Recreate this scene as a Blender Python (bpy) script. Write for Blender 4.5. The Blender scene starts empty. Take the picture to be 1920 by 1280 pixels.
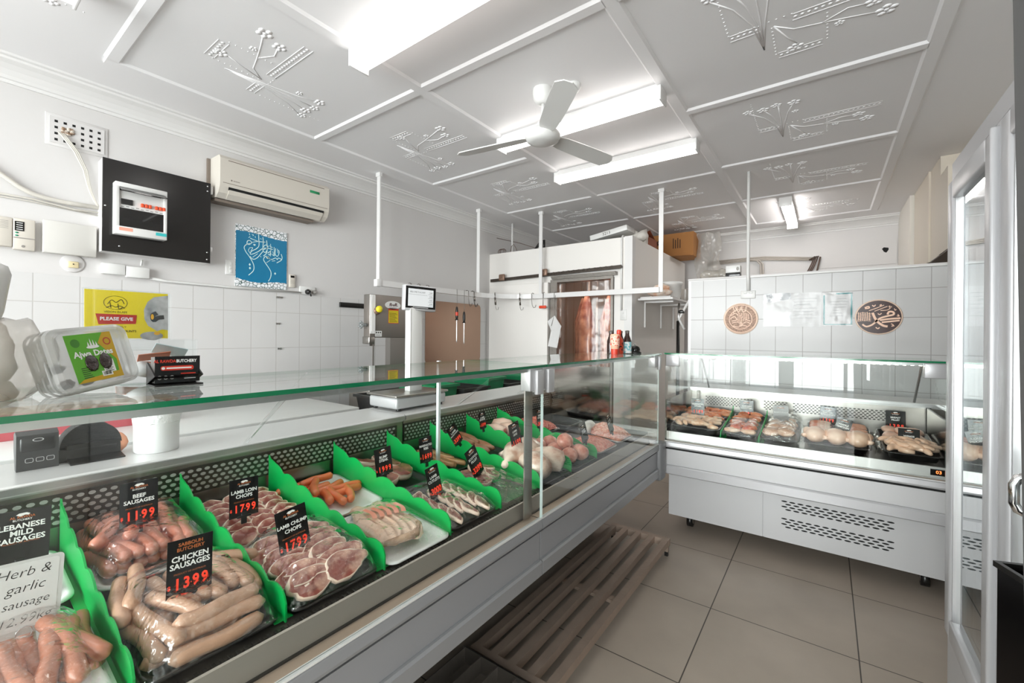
import bpy, bmesh, math, random
from mathutils import Vector, Matrix, noise
R = math.radians
sc = bpy.context.scene
COL = sc.collection
# ---------------------------------------------------------------- camera
cam_d = bpy.data.cameras.new('camera'); cam = bpy.data.objects.new('camera', cam_d); COL.objects.link(cam)
cam_d.sensor_width = 36.0; cam_d.lens = 808.35/1920*36.0; cam_d.shift_y = -12.44/1920; cam_d.clip_start = 0.02
cam.matrix_world = Matrix.Translation((0, 0, 1.40)) @ Matrix.Rotation(R(36.084), 4, 'Z') @ Matrix.Rotation(R(90), 4, 'X') @ Matrix.Rotation(R(0.504), 4, 'Z')
sc.camera = cam
# ---------------------------------------------------------------- world, daylight, exposure
sc.view_settings.view_transform = 'Standard'; sc.view_settings.look = 'None'
sc.view_settings.exposure = 1.25; sc.view_settings.gamma = 1.0
wd = bpy.data.worlds.new('sky'); sc.world = wd; wd.use_nodes = True
wd.node_tree.nodes['Background'].inputs[0].default_value = (0.86, 0.93, 1.0, 1)
wd.node_tree.nodes['Background'].inputs[1].default_value = 1.6
def area(name, loc, rot, sx, sy, power, col=(1, 1, 1)):
    l = bpy.data.lights.new(name, 'AREA'); l.shape = 'RECTANGLE'; l.size = sx; l.size_y = sy; l.energy = power; l.color = col
    o = bpy.data.objects.new(name, l); COL.objects.link(o); o.location = loc; o.rotation_euler = rot
    return o
# overcast daylight coming in through the shopfront window and door behind the camera
area('daylight_sky', (-.5, -6.2, 2.0), (R(98), 0, 0), 8.0, 3.6, 640, (1.0, 0.985, 0.985))
try:
    cy = sc.cycles
    cy.max_bounces = 14; cy.transparent_max_bounces = 32; cy.glossy_bounces = 6; cy.diffuse_bounces = 8; cy.transmission_bounces = 8
    cy.caustics_reflective = False; cy.caustics_refractive = False; cy.sample_clamp_indirect = 6.0; cy.use_denoising = True
except Exception: pass
# ---------------------------------------------------------------- materials
MATS = {}
def _mat(name):
    m = bpy.data.materials.new(name); m.use_nodes = True; MATS[name] = m
    return m, m.node_tree, m.node_tree.nodes['Principled BSDF']
def rgb(c):  # '#rrggbb' or sRGB triple -> linear
    if isinstance(c, str): c = [int(c[i:i+2], 16)/255 for i in (1, 3, 5)]
    return tuple(v/12.92 if v <= .04045 else ((v+.055)/1.055)**2.4 for v in c) + (1.0,)
def mat(name, col, rough=.5, metal=0., bump=0., bscale=60., var=0., vscale=8., coat=0., emit=0., trans=0., spec=None, stretch=None):
    if name in MATS: return MATS[name]
    m, t, b = _mat(name); c = rgb(col)
    b.inputs['Base Color'].default_value = c; b.inputs['Roughness'].default_value = rough; b.inputs['Metallic'].default_value = metal
    b.inputs['Coat Weight'].default_value = coat; b.inputs['Coat Roughness'].default_value = .1
    if spec is not None: b.inputs['Specular IOR Level'].default_value = spec
    if emit: b.inputs['Emission Color'].default_value = c; b.inputs['Emission Strength'].default_value = emit
    if trans: b.inputs['Transmission Weight'].default_value = trans
    N = t.nodes; L = t.links
    if bump or var:
        tc = N.new('ShaderNodeTexCoord'); src = tc.outputs['Object']
        if stretch:
            mp = N.new('ShaderNodeMapping'); mp.inputs['Scale'].default_value = stretch; L.new(src, mp.inputs[0]); src = mp.outputs[0]
    if var:
        n = N.new('ShaderNodeTexNoise'); n.inputs['Scale'].default_value = vscale; n.inputs['Detail'].default_value = 4; L.new(src, n.inputs['Vector'])
        mx = N.new('ShaderNodeMix'); mx.data_type = 'RGBA'; mx.inputs[6].default_value = tuple(max(0, v*(1-var)) for v in c[:3])+(1,)
        mx.inputs[7].default_value = tuple(min(1, v*(1+var)) for v in c[:3])+(1,)
        L.new(n.outputs['Fac'], mx.inputs[0]); L.new(mx.outputs[2], b.inputs['Base Color'])
    if bump:
        n2 = N.new('ShaderNodeTexNoise'); n2.inputs['Scale'].default_value = bscale; n2.inputs['Detail'].default_value = 3; L.new(src, n2.inputs['Vector'])
        bp = N.new('ShaderNodeBump'); bp.inputs['Strength'].default_value = bump; bp.inputs['Distance'].default_value = .01
        L.new(n2.outputs['Fac'], bp.inputs['Height']); L.new(bp.outputs[0], b.inputs['Normal'])
    return m
def mix2(name, ca, cb, scale=30., lo=.4, hi=.6, rough=.35, detail=3., coat=.3, bump=.2, tex='NOISE', stretch=None):
    """two-colour mottled material (marbled meat, cardboard, film)"""
    if name in MATS: return MATS[name]
    m, t, b = _mat(name); N = t.nodes; L = t.links
    tc = N.new('ShaderNodeTexCoord'); src = tc.outputs['Object']
    if stretch:
        mp = N.new('ShaderNodeMapping'); mp.inputs['Scale'].default_value = stretch; L.new(src, mp.inputs[0]); src = mp.outputs[0]
    if tex == 'VORONOI':
        n = N.new('ShaderNodeTexVoronoi'); n.feature = 'DISTANCE_TO_EDGE'; n.inputs['Scale'].default_value = scale; fac = n.outputs['Distance']
    else:
        n = N.new('ShaderNodeTexNoise'); n.inputs['Scale'].default_value = scale; n.inputs['Detail'].default_value = detail; fac = n.outputs['Fac']
    L.new(src, n.inputs['Vector'])
    cr = N.new('ShaderNodeValToRGB'); e = cr.color_ramp.elements
    e[0].position = lo; e[0].color = rgb(ca); e[1].position = hi; e[1].color = rgb(cb)
    L.new(fac, cr.inputs[0]); L.new(cr.outputs[0], b.inputs['Base Color'])
    b.inputs['Roughness'].default_value = rough; b.inputs['Coat Weight'].default_value = coat; b.inputs['Coat Roughness'].default_value = .12
    if bump:
        bp = N.new('ShaderNodeBump'); bp.inputs['Strength'].default_value = bump; bp.inputs['Distance'].default_value = .005
        L.new(fac, bp.inputs['Height']); L.new(bp.outputs[0], b.inputs['Normal'])
    return m
def grid_mat(name, tile, grout, a1, o1, d1, a2, lines2, gw, rough=.12, var=.03, bump=.25, bevel=True):
    """square-set tiles: axis a1 with offset/step, axis a2 with explicit line positions or (offset, step)"""
    m, t, b = _mat(name); N = t.nodes; L = t.links
    tc = N.new('ShaderNodeTexCoord'); sx = N.new('ShaderNodeSeparateXYZ'); L.new(tc.outputs['Object'], sx.inputs[0])
    def M(op, x, y=None, z=None):
        n = N.new('ShaderNodeMath'); n.operation = op
        for i, v in enumerate((x, y, z)):
            if v is None: continue
            if isinstance(v, (int, float)): n.inputs[i].default_value = v
            else: L.new(v, n.inputs[i])
        return n.outputs[0]
    def dist(axis, spec):
        c = sx.outputs[axis]
        if isinstance(spec[0], tuple):
            o, d = spec[0]; return M('PINGPONG', M('SUBTRACT', c, o), d)   # placeholder, replaced below
        return None
    def periodic(axis, o, d):
        f = M('FRACT', M('ADD', M('DIVIDE', M('SUBTRACT', sx.outputs[axis], o), d), 100.5))
        return M('MULTIPLY', M('ABSOLUTE', M('SUBTRACT', f, .5)), d)       # distance to the nearest line
    d_a = periodic(a1, o1, d1)
    if isinstance(lines2, tuple): d_b = periodic(a2, *lines2)
    else:
        d_b = None
        for z in lines2:
            q = M('ABSOLUTE', M('SUBTRACT', sx.outputs[a2], z)); d_b = q if d_b is None else M('MINIMUM', d_b, q)
    dm = M('MINIMUM', d_a, d_b)
    fac = M('SMOOTH_MIN', M('DIVIDE', dm, gw), 1.0, .3)
    ramp = N.new('ShaderNodeValToRGB'); e = ramp.color_ramp.elements
    e[0].position = .35; e[0].color = rgb(grout); e[1].position = .75; e[1].color = rgb(tile); L.new(fac, ramp.inputs[0])
    nz = N.new('ShaderNodeTexNoise'); nz.inputs['Scale'].default_value = 3.; nz.inputs['Detail'].default_value = 5; L.new(tc.outputs['Object'], nz.inputs['Vector'])
    mx = N.new('ShaderNodeMix'); mx.data_type = 'RGBA'; mx.blend_type = 'MULTIPLY'; mx.inputs[0].default_value = 1
    cr = N.new('ShaderNodeValToRGB'); cr.color_ramp.elements[0].color = (1-var*4,)*3+(1,); cr.color_ramp.elements[1].color = (1, 1, 1, 1)
    cr.color_ramp.elements[0].position = .3; cr.color_ramp.elements[1].position = .7
    L.new(nz.outputs['Fac'], cr.inputs[0]); L.new(ramp.outputs[0], mx.inputs[6]); L.new(cr.outputs[0], mx.inputs[7]); L.new(mx.outputs[2], b.inputs['Base Color'])
    b.inputs["Roughness"].default_value = rough; b.inputs["Specular IOR Level"].default_value = .3
    if bump:
        n3 = N.new('ShaderNodeTexNoise'); n3.inputs['Scale'].default_value = 4.5; L.new(tc.outputs['Object'], n3.inputs['Vector'])
        h = M('ADD', fac, M('MULTIPLY', n3.outputs['Fac'], .25))
        bp = N.new('ShaderNodeBump'); bp.inputs['Strength'].default_value = bump; bp.inputs['Distance'].default_value = .004
        L.new(h, bp.inputs['Height']); L.new(bp.outputs[0], b.inputs['Normal'])
    return m
def clear_mat(name, tint='#ffffff', f0=.04, rough=.0, base=0., bump=0., bscale=40., bdist=.01, gloss='#ffffff', milky=None, power=5.):
    """thin clear sheet: see-through, with mirror reflection that grows towards grazing angles"""
    m, t, b = _mat(name); N = t.nodes; L = t.links; out = N['Material Output']; N.remove(b)
    g = N.new('ShaderNodeNewGeometry')
    dt = N.new('ShaderNodeVectorMath'); dt.operation = 'DOT_PRODUCT'; L.new(g.outputs['Incoming'], dt.inputs[0])
    def M(op, x, y):
        n = N.new('ShaderNodeMath'); n.operation = op
        for i, v in enumerate((x, y)):
            if isinstance(v, (int, float)): n.inputs[i].default_value = v
            else: L.new(v, n.inputs[i])
        return n.outputs[0]
    nrm = g.outputs['Normal']
    if bump:
        tc = N.new('ShaderNodeTexCoord'); nz = N.new('ShaderNodeTexNoise'); nz.inputs['Scale'].default_value = bscale; nz.inputs['Detail'].default_value = 2
        L.new(tc.outputs['Object'], nz.inputs['Vector'])
        bp = N.new('ShaderNodeBump'); bp.inputs['Strength'].default_value = bump; bp.inputs['Distance'].default_value = bdist
        L.new(nz.outputs['Fac'], bp.inputs['Height']); nrm = bp.outputs[0]
    L.new(nrm, dt.inputs[1])
    c = M('ABSOLUTE', dt.outputs['Value'], 0); k = M('POWER', M('SUBTRACT', 1.0, c), power)
    fac = M('MINIMUM', M('ADD', M('MULTIPLY', k, 1-f0-base), f0+base), .97)
    tr = N.new('ShaderNodeBsdfTransparent'); tr.inputs[0].default_value = rgb(tint)
    gl = N.new('ShaderNodeBsdfGlossy'); gl.inputs['Roughness'].default_value = rough; gl.inputs[0].default_value = rgb(gloss)
    if bump: L.new(nrm, gl.inputs['Normal'])
    ms = N.new('ShaderNodeMixShader'); L.new(fac, ms.inputs[0]); L.new(tr.outputs[0], ms.inputs[1]); L.new(gl.outputs[0], ms.inputs[2])
    res = ms.outputs[0]
    if milky:
        df = N.new('ShaderNodeBsdfDiffuse'); df.inputs[0].default_value = rgb(milky[0]); tl = N.new('ShaderNodeBsdfTranslucent'); tl.inputs[0].default_value = rgb(milky[0])
        a = N.new('ShaderNodeMixShader'); a.inputs[0].default_value = .5; L.new(df.outputs[0], a.inputs[1]); L.new(tl.outputs[0], a.inputs[2])
        m2 = N.new('ShaderNodeMixShader'); m2.inputs[0].default_value = milky[1]; L.new(res, m2.inputs[1]); L.new(a.outputs[0], m2.inputs[2]); res = m2.outputs[0]
    L.new(res, out.inputs['Surface'])
    return m
# ---------------------------------------------------------------- mesh building
class MB:
    """collects faces; .v vertices, .f (indices, slot, smooth)"""
    def __init__(s): s.v = []; s.f = []
    def add(s, vs, fs, slot=0, smooth=False, M=None):
        o = len(s.v); s.v += [tuple(M @ Vector(p)) if M else tuple(p) for p in vs]
        s.f += [(tuple(o+i for i in f), slot, smooth) for f in fs]; return s
    def box(s, x0, x1, y0, y1, z0, z1, slot=0, M=None, bevel=0., seg=2):
        if bevel:
            bm = bmesh.new(); bmesh.ops.create_cube(bm, size=1)
            for v in bm.verts: v.co = Vector(((x0+x1)/2+v.co.x*(x1-x0), (y0+y1)/2+v.co.y*(y1-y0), (z0+z1)/2+v.co.z*(z1-z0)))
            bmesh.ops.bevel(bm, geom=list(bm.edges), offset=bevel, segments=seg, profile=.5, affect='EDGES')
            s.bm(bm, slot, True, M); bm.free(); return s
        v = [(x0, y0, z0), (x1, y0, z0), (x1, y1, z0), (x0, y1, z0), (x0, y0, z1), (x1, y0, z1), (x1, y1, z1), (x0, y1, z1)]
        return s.add(v, [(0, 3, 2, 1), (4, 5, 6, 7), (0, 1, 5, 4), (1, 2, 6, 5), (2, 3, 7, 6), (3, 0, 4, 7)], slot, False, M)
    def bm(s, bm, slot=0, smooth=True, M=None):
        bm.verts.index_update()
        return s.add([v.co.copy() for v in bm.verts], [[v.index for v in f.verts] for f in bm.faces], slot, smooth, M)
    def prism(s, poly, t0, t1, axis='z', slot=0, smooth=False, M=None):
        """polygon in the two other axes, extruded along axis"""
        n = len(poly)
        def P(a, b, t): return {'z': (a, b, t), 'y': (a, t, b), 'x': (t, a, b)}[axis]
        v = [P(a, b, t0) for a, b in poly] + [P(a, b, t1) for a, b in poly]
        f = [tuple(range(n-1, -1, -1)), tuple(range(n, 2*n))]
        s.add(v, f, slot, False, M)
        return s.add(v, [(i, (i+1) % n, n+(i+1) % n, n+i) for i in range(n)], slot, smooth, M)
    def lathe(s, prof, seg=20, slot=0, M=None, smooth=True, caps=True):
        v = []; f = []; n = len(prof)
        for i in range(seg):
            a = 2*math.pi*i/seg
            v += [(r*math.cos(a), r*math.sin(a), z) for r, z in prof]
        for i in range(seg):
            j = (i+1) % seg
            f += [(i*n+k, j*n+k, j*n+k+1, i*n+k+1) for k in range(n-1)]
        s.add(v, f, slot, smooth, M)
        if caps:
            if prof[0][0] > 1e-5: s.add([(prof[0][0]*math.cos(2*math.pi*i/seg), prof[0][0]*math.sin(2*math.pi*i/seg), prof[0][1]) for i in range(seg)], [tuple(range(seg-1, -1, -1))], slot, False, M)
            if prof[-1][0] > 1e-5: s.add([(prof[-1][0]*math.cos(2*math.pi*i/seg), prof[-1][0]*math.sin(2*math.pi*i/seg), prof[-1][1]) for i in range(seg)], [tuple(range(seg))], slot, False, M)
        return s
    def tube(s, path, rad, seg=8, slot=0, M=None, caps=True, flat=1.):
        """round (or flattened) tube along a polyline; rad may be a list"""
        P = [Vector(p) for p in path]; n = len(P); rr = rad if isinstance(rad, (list, tuple)) else [rad]*n
        v = []; up = None
        for i in range(n):
            t = (P[min(i+1, n-1)]-P[max(i-1, 0)]).normalized()
            if up is None:
                up = Vector((0, 0, 1)) if abs(t.z) < .9 else Vector((1, 0, 0))
            a = t.cross(up)
            if a.length < 1e-6: a = t.orthogonal()
            a.normalize(); b = a.cross(t); up = b
            for k in range(seg):
                an = 2*math.pi*k/seg; v.append(P[i]+a*(rr[i]*math.cos(an))+b*(rr[i]*math.sin(an)*flat))
        f = [(i*seg+k, (i+1)*seg+k, (i+1)*seg+(k+1) % seg, i*seg+(k+1) % seg) for i in range(n-1) for k in range(seg)]
        if caps: f += [tuple(range(seg)), tuple(range((n-1)*seg+seg-1, (n-1)*seg-1, -1))]
        return s.add(v, f, slot, True, M)
    def cyl(s, p0, p1, r, seg=12, slot=0, M=None, r1=None):
        return s.tube([p0, p1], [r, r if r1 is None else r1], seg, slot, M)
    def ball(s, c, rx, ry=None, rz=None, sub=2, slot=0, M=None, nz=0., ns=3., seed=0.):
        bm = bmesh.new(); bmesh.ops.create_icosphere(bm, subdivisions=sub, radius=1)
        for v in bm.verts:
            k = 1+nz*noise.noise(v.co*ns+Vector((seed, seed*1.7, -seed)))
            v.co = Vector((c[0]+v.co.x*rx*k, c[1]+v.co.y*(ry or rx)*k, c[2]+v.co.z*(rz or rx)*k))
        s.bm(bm, slot, True, M); bm.free(); return s
    def build(s, name, mats, parent=None, origin=None, matrix=None):
        me = bpy.data.meshes.new(name)
        o0 = Vector(origin) if origin else Vector((0, 0, 0))
        me.from_pydata([tuple(Vector(p)-o0) for p in s.v], [], [f[0] for f in s.f])
        for m in (mats if isinstance(mats, (list, tuple)) else [mats]): me.materials.append(m)
        me.polygons.foreach_set('material_index', [f[1] for f in s.f]); me.polygons.foreach_set('use_smooth', [f[2] for f in s.f])
        me.update()
        o = bpy.data.objects.new(name, me); COL.objects.link(o)
        if parent: o.parent = parent
        if origin and not parent: o.location = o0
        if matrix: o.matrix_local = matrix
        return o
def props(o, label=None, cat=None, group=None, kind=None):
    if label: o['label'] = label
    if cat: o['category'] = cat
    if group: o['group'] = group
    if kind: o['kind'] = kind
    return o
def thing(name, label, cat, loc=(0, 0, 0), M=None, group=None):
    o = bpy.data.objects.new(name, None); COL.objects.link(o); o.empty_display_size = .05
    if M is not None: o.matrix_world = M
    else: o.location = loc
    return props(o, label, cat, group)
def struct(name, mb, mats): return props(mb.build(name, mats), kind='structure')
def part(name, mb, mats, parent, label=None):
    o = mb.build(name, mats, parent)
    if label: o['label'] = label
    return o
def wpart(name, mb, mats, parent, label=None):
    """part whose mesh was drawn in room coordinates; parent is an unrotated Empty"""
    o = mb.build(name, mats, parent, origin=parent.location)
    if label: o['label'] = label
    return o
def dup(root, M, label=None, group=None):
    """copy of a thing with its parts and sub-parts"""
    r = root.copy(); COL.objects.link(r); r.matrix_world = M
    if label: r['label'] = label
    if group: r['group'] = group
    for ch in list(root.children):
        c = ch.copy(); COL.objects.link(c); c.parent = r
        for g in list(ch.children):
            d = g.copy(); COL.objects.link(d); d.parent = c
    return r
def on_left_wall(x, y, z): return Matrix(((0, 0, 1, x), (1, 0, 0, y), (0, 1, 0, z), (0, 0, 0, 1)))     # local x along +Y, y up, z out to +X
def on_back_wall(x, y, z): return Matrix(((1, 0, 0, x), (0, 0, -1, y), (0, 1, 0, z), (0, 0, 0, 1)))    # local x along +X, y up, z out to -Y
def at(x, y, z, rz=0, ry=0, rx=0): return Matrix.Translation((x, y, z)) @ Matrix.Rotation(rz, 4, 'Z') @ Matrix.Rotation(ry, 4, 'Y') @ Matrix.Rotation(rx, 4, 'X')
_tc = {}
def text_into(mb, s, size, cx, cy, z=0., slot=0, bold=.0, align='CENTER', sx=1., rot=0., M=None):
    """flat lettering in the local xy plane"""
    k = (s, bold, align)
    if k not in _tc:
        cu = bpy.data.curves.new('t', 'FONT'); cu.body = s; cu.align_x = align; cu.align_y = 'CENTER'; cu.offset = bold; cu.resolution_u = 2; cu.size = 1
        ob = bpy.data.objects.new('t', cu); me = bpy.data.meshes.new_from_object(ob)
        _tc[k] = ([tuple(v.co) for v in me.vertices], [tuple(p.vertices) for p in me.polygons])
        bpy.data.objects.remove(ob); bpy.data.meshes.remove(me); bpy.data.curves.remove(cu)
    v, f = _tc[k]; c, sn = math.cos(rot), math.sin(rot)
    mb.add([(cx+size*(sx*x*c-y*sn), cy+size*(sx*x*sn+y*c), z) for x, y, _ in v], f, slot, False, M)
    return mb
def stroke(mb, pts, w, z=0., slot=0, taper=False, M=None):
    """flat brush stroke through points in the local xy plane"""
    P = []
    n = len(pts)
    for i in range(n-1):                       # Catmull-Rom
        p0, p1, p2, p3 = (Vector(pts[max(0, min(n-1, j))]) for j in (i-1, i, i+1, i+2))
        for k in range(5):
            t = k/5; P.append(.5*((2*p1)+(p2-p0)*t+(2*p0-5*p1+4*p2-p3)*t*t+(3*p1-p0-3*p2+p3)*t**3))
    P.append(Vector(pts[-1])); m = len(P); v = []
    for i in range(m):
        t = P[min(i+1, m-1)]-P[max(i-1, 0)]; t = t.normalized() if t.length else Vector((1, 0))
        ww = w*(.35+.65*math.sin(math.pi*min(1, max(0, i/(m-1))))) if taper else w
        q = Vector((-t.y, t.x))*ww/2; v += [(P[i].x+q.x, P[i].y+q.y, z), (P[i].x-q.x, P[i].y-q.y, z)]
    mb.add(v, [(2*i+1, 2*i+3, 2*i+2, 2*i) for i in range(m-1)], slot, False, M); return mb
def disc(mb, cx, cy, rx, ry=None, z=0., slot=0, seg=32, M=None, r0=None):
    ry = ry or rx
    if r0 is None: mb.add([(cx+rx*math.cos(2*math.pi*i/seg), cy+ry*math.sin(2*math.pi*i/seg), z) for i in range(seg)], [tuple(range(seg))], slot, False, M)
    else:
        v = []
        for i in range(seg):
            a = 2*math.pi*i/seg; v += [(cx+rx*math.cos(a), cy+ry*math.sin(a), z), (cx+rx*r0*math.cos(a), cy+ry*r0*math.sin(a), z)]
        mb.add(v, [(2*i, 2*((i+1) % seg), 2*((i+1) % seg)+1, 2*i+1) for i in range(seg)], slot, False, M)
    return mb
def rect(mb, x0, x1, y0, y1, z=0., slot=0, M=None): return mb.add([(x0, y0, z), (x1, y0, z), (x1, y1, z), (x0, y1, z)], [(0, 1, 2, 3)], slot, False, M)
def rrect(x0, x1, y0, y1, r, seg=4):
    p = []
    for cx, cy, a0 in ((x1-r, y0+r, -90), (x1-r, y1-r, 0), (x0+r, y1-r, 90), (x0+r, y0+r, 180)):
        p += [(cx+r*math.cos(R(a0+90*i/seg)), cy+r*math.sin(R(a0+90*i/seg))) for i in range(seg+1)]
    return p
white_paint = mat('white wall paint', '#d0cecd', .55, bump=.06, bscale=25, var=.02, vscale=2)
ceil_paint = mat('white ceiling paint', '#e9e8e9', .5, bump=.05, bscale=9, var=.02, vscale=1.2)
gloss_white = mat('gloss white enamel', '#dddcdb', .3)
panel_white = mat('cool room panel', '#e6e3df', .4, bump=.04, bscale=14)
steel = mat('brushed stainless', '#a9a5a0', .28, 1., bump=.05, bscale=120, stretch=(1, 1, 12))
steel_dull = mat('dull stainless', '#8d8883', .38, 1., bump=.08, bscale=90, stretch=(1, 12, 1))
chrome = mat('chrome', '#d8d8d8', .12, 1.)
alu = mat('satin aluminium', '#c6c6c6', .32, .85)
alu_white = mat('silver white metal', '#bdbdbf', .35, .3)
grey_panel = mat('grey painted panel', '#939497', .38, .1)
silver_panel = mat('silver painted panel', '#c6c6c7', .38, .15)
black = mat('black plastic', '#161514', .35)
black_gloss = mat('black gloss', '#0d0c0c', .15)
dark = mat('dark recess', '#0b0b0b', .8)
white_pl = mat('white plastic', '#d9d9d7', .35)
cream_pl = mat('cream plastic', '#cdc7bd', .4)
green_pl = mat('green plastic', '#05b057', .35, var=.03)
glass = clear_mat('clear glass', '#fbfdfc', f0=.018)
glass_edge = mat('green glass edge', '#0b6b45', .12, coat=.5)
film = clear_mat('cling film', '#ffffff', f0=.05, base=.03, rough=.07, bump=.7, bscale=30, bdist=.03)
acrylic = clear_mat('clear acrylic', '#fbfcfc', f0=.03)
red_dig = mat('red digits', '#e8402a', .4, emit=.25)
white_ink = mat('white ink', '#f2f2f0', .5)
orange_ink = mat('orange ink', '#c06a38', .5)
black_ink = mat('black ink', '#171514', .5)
card_black = mat('black card', '#131212', .22, coat=.25)
paper = mat('white paper', '#d6d5d4', .5)
# ================================================================ setting
XL, XR, YF, YB, ZC = -3.72, 1.15, -2.6, 7.0, 2.90
tile_left = grid_mat('white wall tiles', '#cfcecd', '#b9b6b3', 1, .382, .1954, 2, [1.5699, 1.2759, .982, .688, .394, .1], .0042, rough=.22, var=.01, bump=.12)
tile_mid = grid_mat('glazed partition tiles', '#c8c8c8', '#9d9a98', 0, -.959, .199, 2, [1.78, 1.56, 1.277, .99, .70, .41, .12], .0042, rough=.24, var=.008, bump=.12)
floor_m = grid_mat('grey floor tiles', '#aca093', '#45403b', 0, .126, .5975, 1, (3.005, .5975), .0045, rough=.32, var=.035, bump=.12)
m = MB(); m.box(XL-.1, XR+.1, YF-.1, YB+.1, -.1, 0); struct('floor', m, floor_m)
m = MB(); m.box(XL-.1, XR+.1, YF-.1, YB+.1, ZC, ZC+.1); ceiling = struct('ceiling', m, ceil_paint)
m = MB(); m.box(XL-.1, XL, YF-.1, YB+.1, 0, ZC); m.box(XL, XL+.009, YF, 4.50, 0, 1.735, 1); struct('wall_left', m, [white_paint, tile_left])
m = MB(); m.box(XL, XR, YB, YB+.1, 0, ZC); struct('wall_back', m, white_paint)
m = MB(); m.box(XR, XR+.1, YF, YB+.1, 0, ZC); m.box(.70, XR, 6.12, YB, 0, ZC); struct('wall_right', m, mat('warm white paint', '#dcd8d0', .55))
m = MB(); m.box(-1.10, XR, 4.452, 4.57, 0, 1.945); m.box(-1.072, XR, 4.443, 4.452, 0, 1.936, 1)
struct('wall_middle', m, [gloss_white, tile_mid])
m = MB(); m.box(-1.10, XR, 4.44, 4.575, 1.945, 1.962); struct('trim_1', m, white_paint)
# shopfront wall behind the camera: one wide window, one glazed door
m = MB()
for a in ((XL, XR, 2.78, ZC), (XL, XR, 0, .02), (XL, -3.3, 0, 2.78), (-.62, -.5, 0, 2.78), (1.02, XR, 0, 2.78), (-3.3, -.62, 0, .3)): m.box(a[0], a[1], YF-.1, YF, a[2], a[3])
struct('wall_front', m, white_paint)
def glazed(name, x0, x1, z0, z1, n):
    m = MB(); w = .05
    for a in ((x0, x1, z0, z0+w), (x0, x1, z1-w, z1)): m.box(a[0], a[1], YF-.08, YF-.02, a[2], a[3])
    for i in range(n+1):
        x = x0+w/2+(x1-x0-w)*i/n; m.box(x-w/2, x+w/2, YF-.08, YF-.02, z0+w, z1-w)
    o = struct(name, m, alu); g = MB(); g.box(x0+w, x1-w, YF-.052, YF-.048, z0+w, z1-w); part('pane', g, glass, o)
glazed('window_1', -3.3, -.62, .3, 2.78, 2); glazed('door_1', -.5, 1.02, .02, 2.78, 2)
# cornices
def cornice(mb, L0, L1, axis, wall, sgn):
    p = [(0, 2.784), (.012, 2.784), (.016, 2.80), (.028, 2.803), (.036, 2.818), (.06, 2.842), (.09, 2.862), (.122, 2.874), (.126, 2.886), (.145, 2.889), (.15, ZC), (0, ZC)]
    mb.prism([(wall+sgn*a, z) for a, z in p], L0, L1, axis)
m = MB(); cornice(m, YF, YB, 'y', XL, 1); struct('trim_2', m, gloss_white)
m = MB(); cornice(m, XL, .70, 'x', YB, -1)
struct('trim_3', m, gloss_white)
# plaster battens over the ceiling sheets
m = MB(); bz = ZC-.012
def bat(x0, x1, y0, y1):
    w = .013
    if x1-x0 > y1-y0: m.prism([(y0-w, ZC), (y0, bz), (y1, bz), (y1+w, ZC)], x0, x1, 'x')
    else: m.prism([(x0-w, ZC), (x0, bz), (x1, bz), (x1+w, ZC)], y0, y1, 'y')
for x in (-3.215, -2.02, -.79, .44): bat(x-.03, x+.03, .59 if x < -3 else YF, 6.56 if x > -1 else YB-.4)
for y in (-1.8, -.6, .615, 1.80, 3.03, 4.27, 5.35): bat(-3.187, -2.048, y-.025, y+.025)
for y in (-.6, .6, 1.80, 4.27, 5.35, 6.53): bat(-1.992, -.818, y-.025, y+.025)
for y in (-.6, .6, 1.80, 3.01, 4.18, 5.33, 6.53): bat(-.762, .412, y-.025, y+.025)
struct('trim_4', m, ceil_paint)
# pressed flower and bead reliefs in the ceiling sheets
m = MB()
def tubes(M, pts, r=.004): m.tube([M @ Vector((x, y, 0)) for x, y in pts], r, 6, flat=.6)
def bead_bar(M, x0, y0, x1, y1, w=.05):
    d = Vector((x1-x0, y1-y0, 0)); L = d.length; d.normalize(); q = Vector((-d.y, d.x, 0)); n = int(L/.026)
    for s in (-.5, .5): m.tube([M @ (Vector((x0, y0, 0))+q*w*s), M @ (Vector((x1, y1, 0))+q*w*s)], .0025, 5)
    for i in range(n): m.ball(M @ (Vector((x0, y0, 0))+d*(i+.5)*L/n), .010, .010, .0035, sub=1)
def bead_line(M, x0, y0, x1, y1):
    n = int(math.hypot(x1-x0, y1-y0)/.03)
    for i in range(n): m.ball(M @ Vector((x0+(x1-x0)*i/n, y0+(y1-y0)*i/n, 0)), .006, .004, .0025, sub=1)
def flower(M, x, y, r=.03):
    for k in range(5): m.ball(M @ Vector((x+r*.7*math.cos(k*1.257), y+r*.7*math.sin(k*1.257), 0)), r*.5, r*.4, .004, sub=1)
    m.ball(M @ Vector((x, y, 0)), r*.3, r*.3, .005, sub=1)
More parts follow.
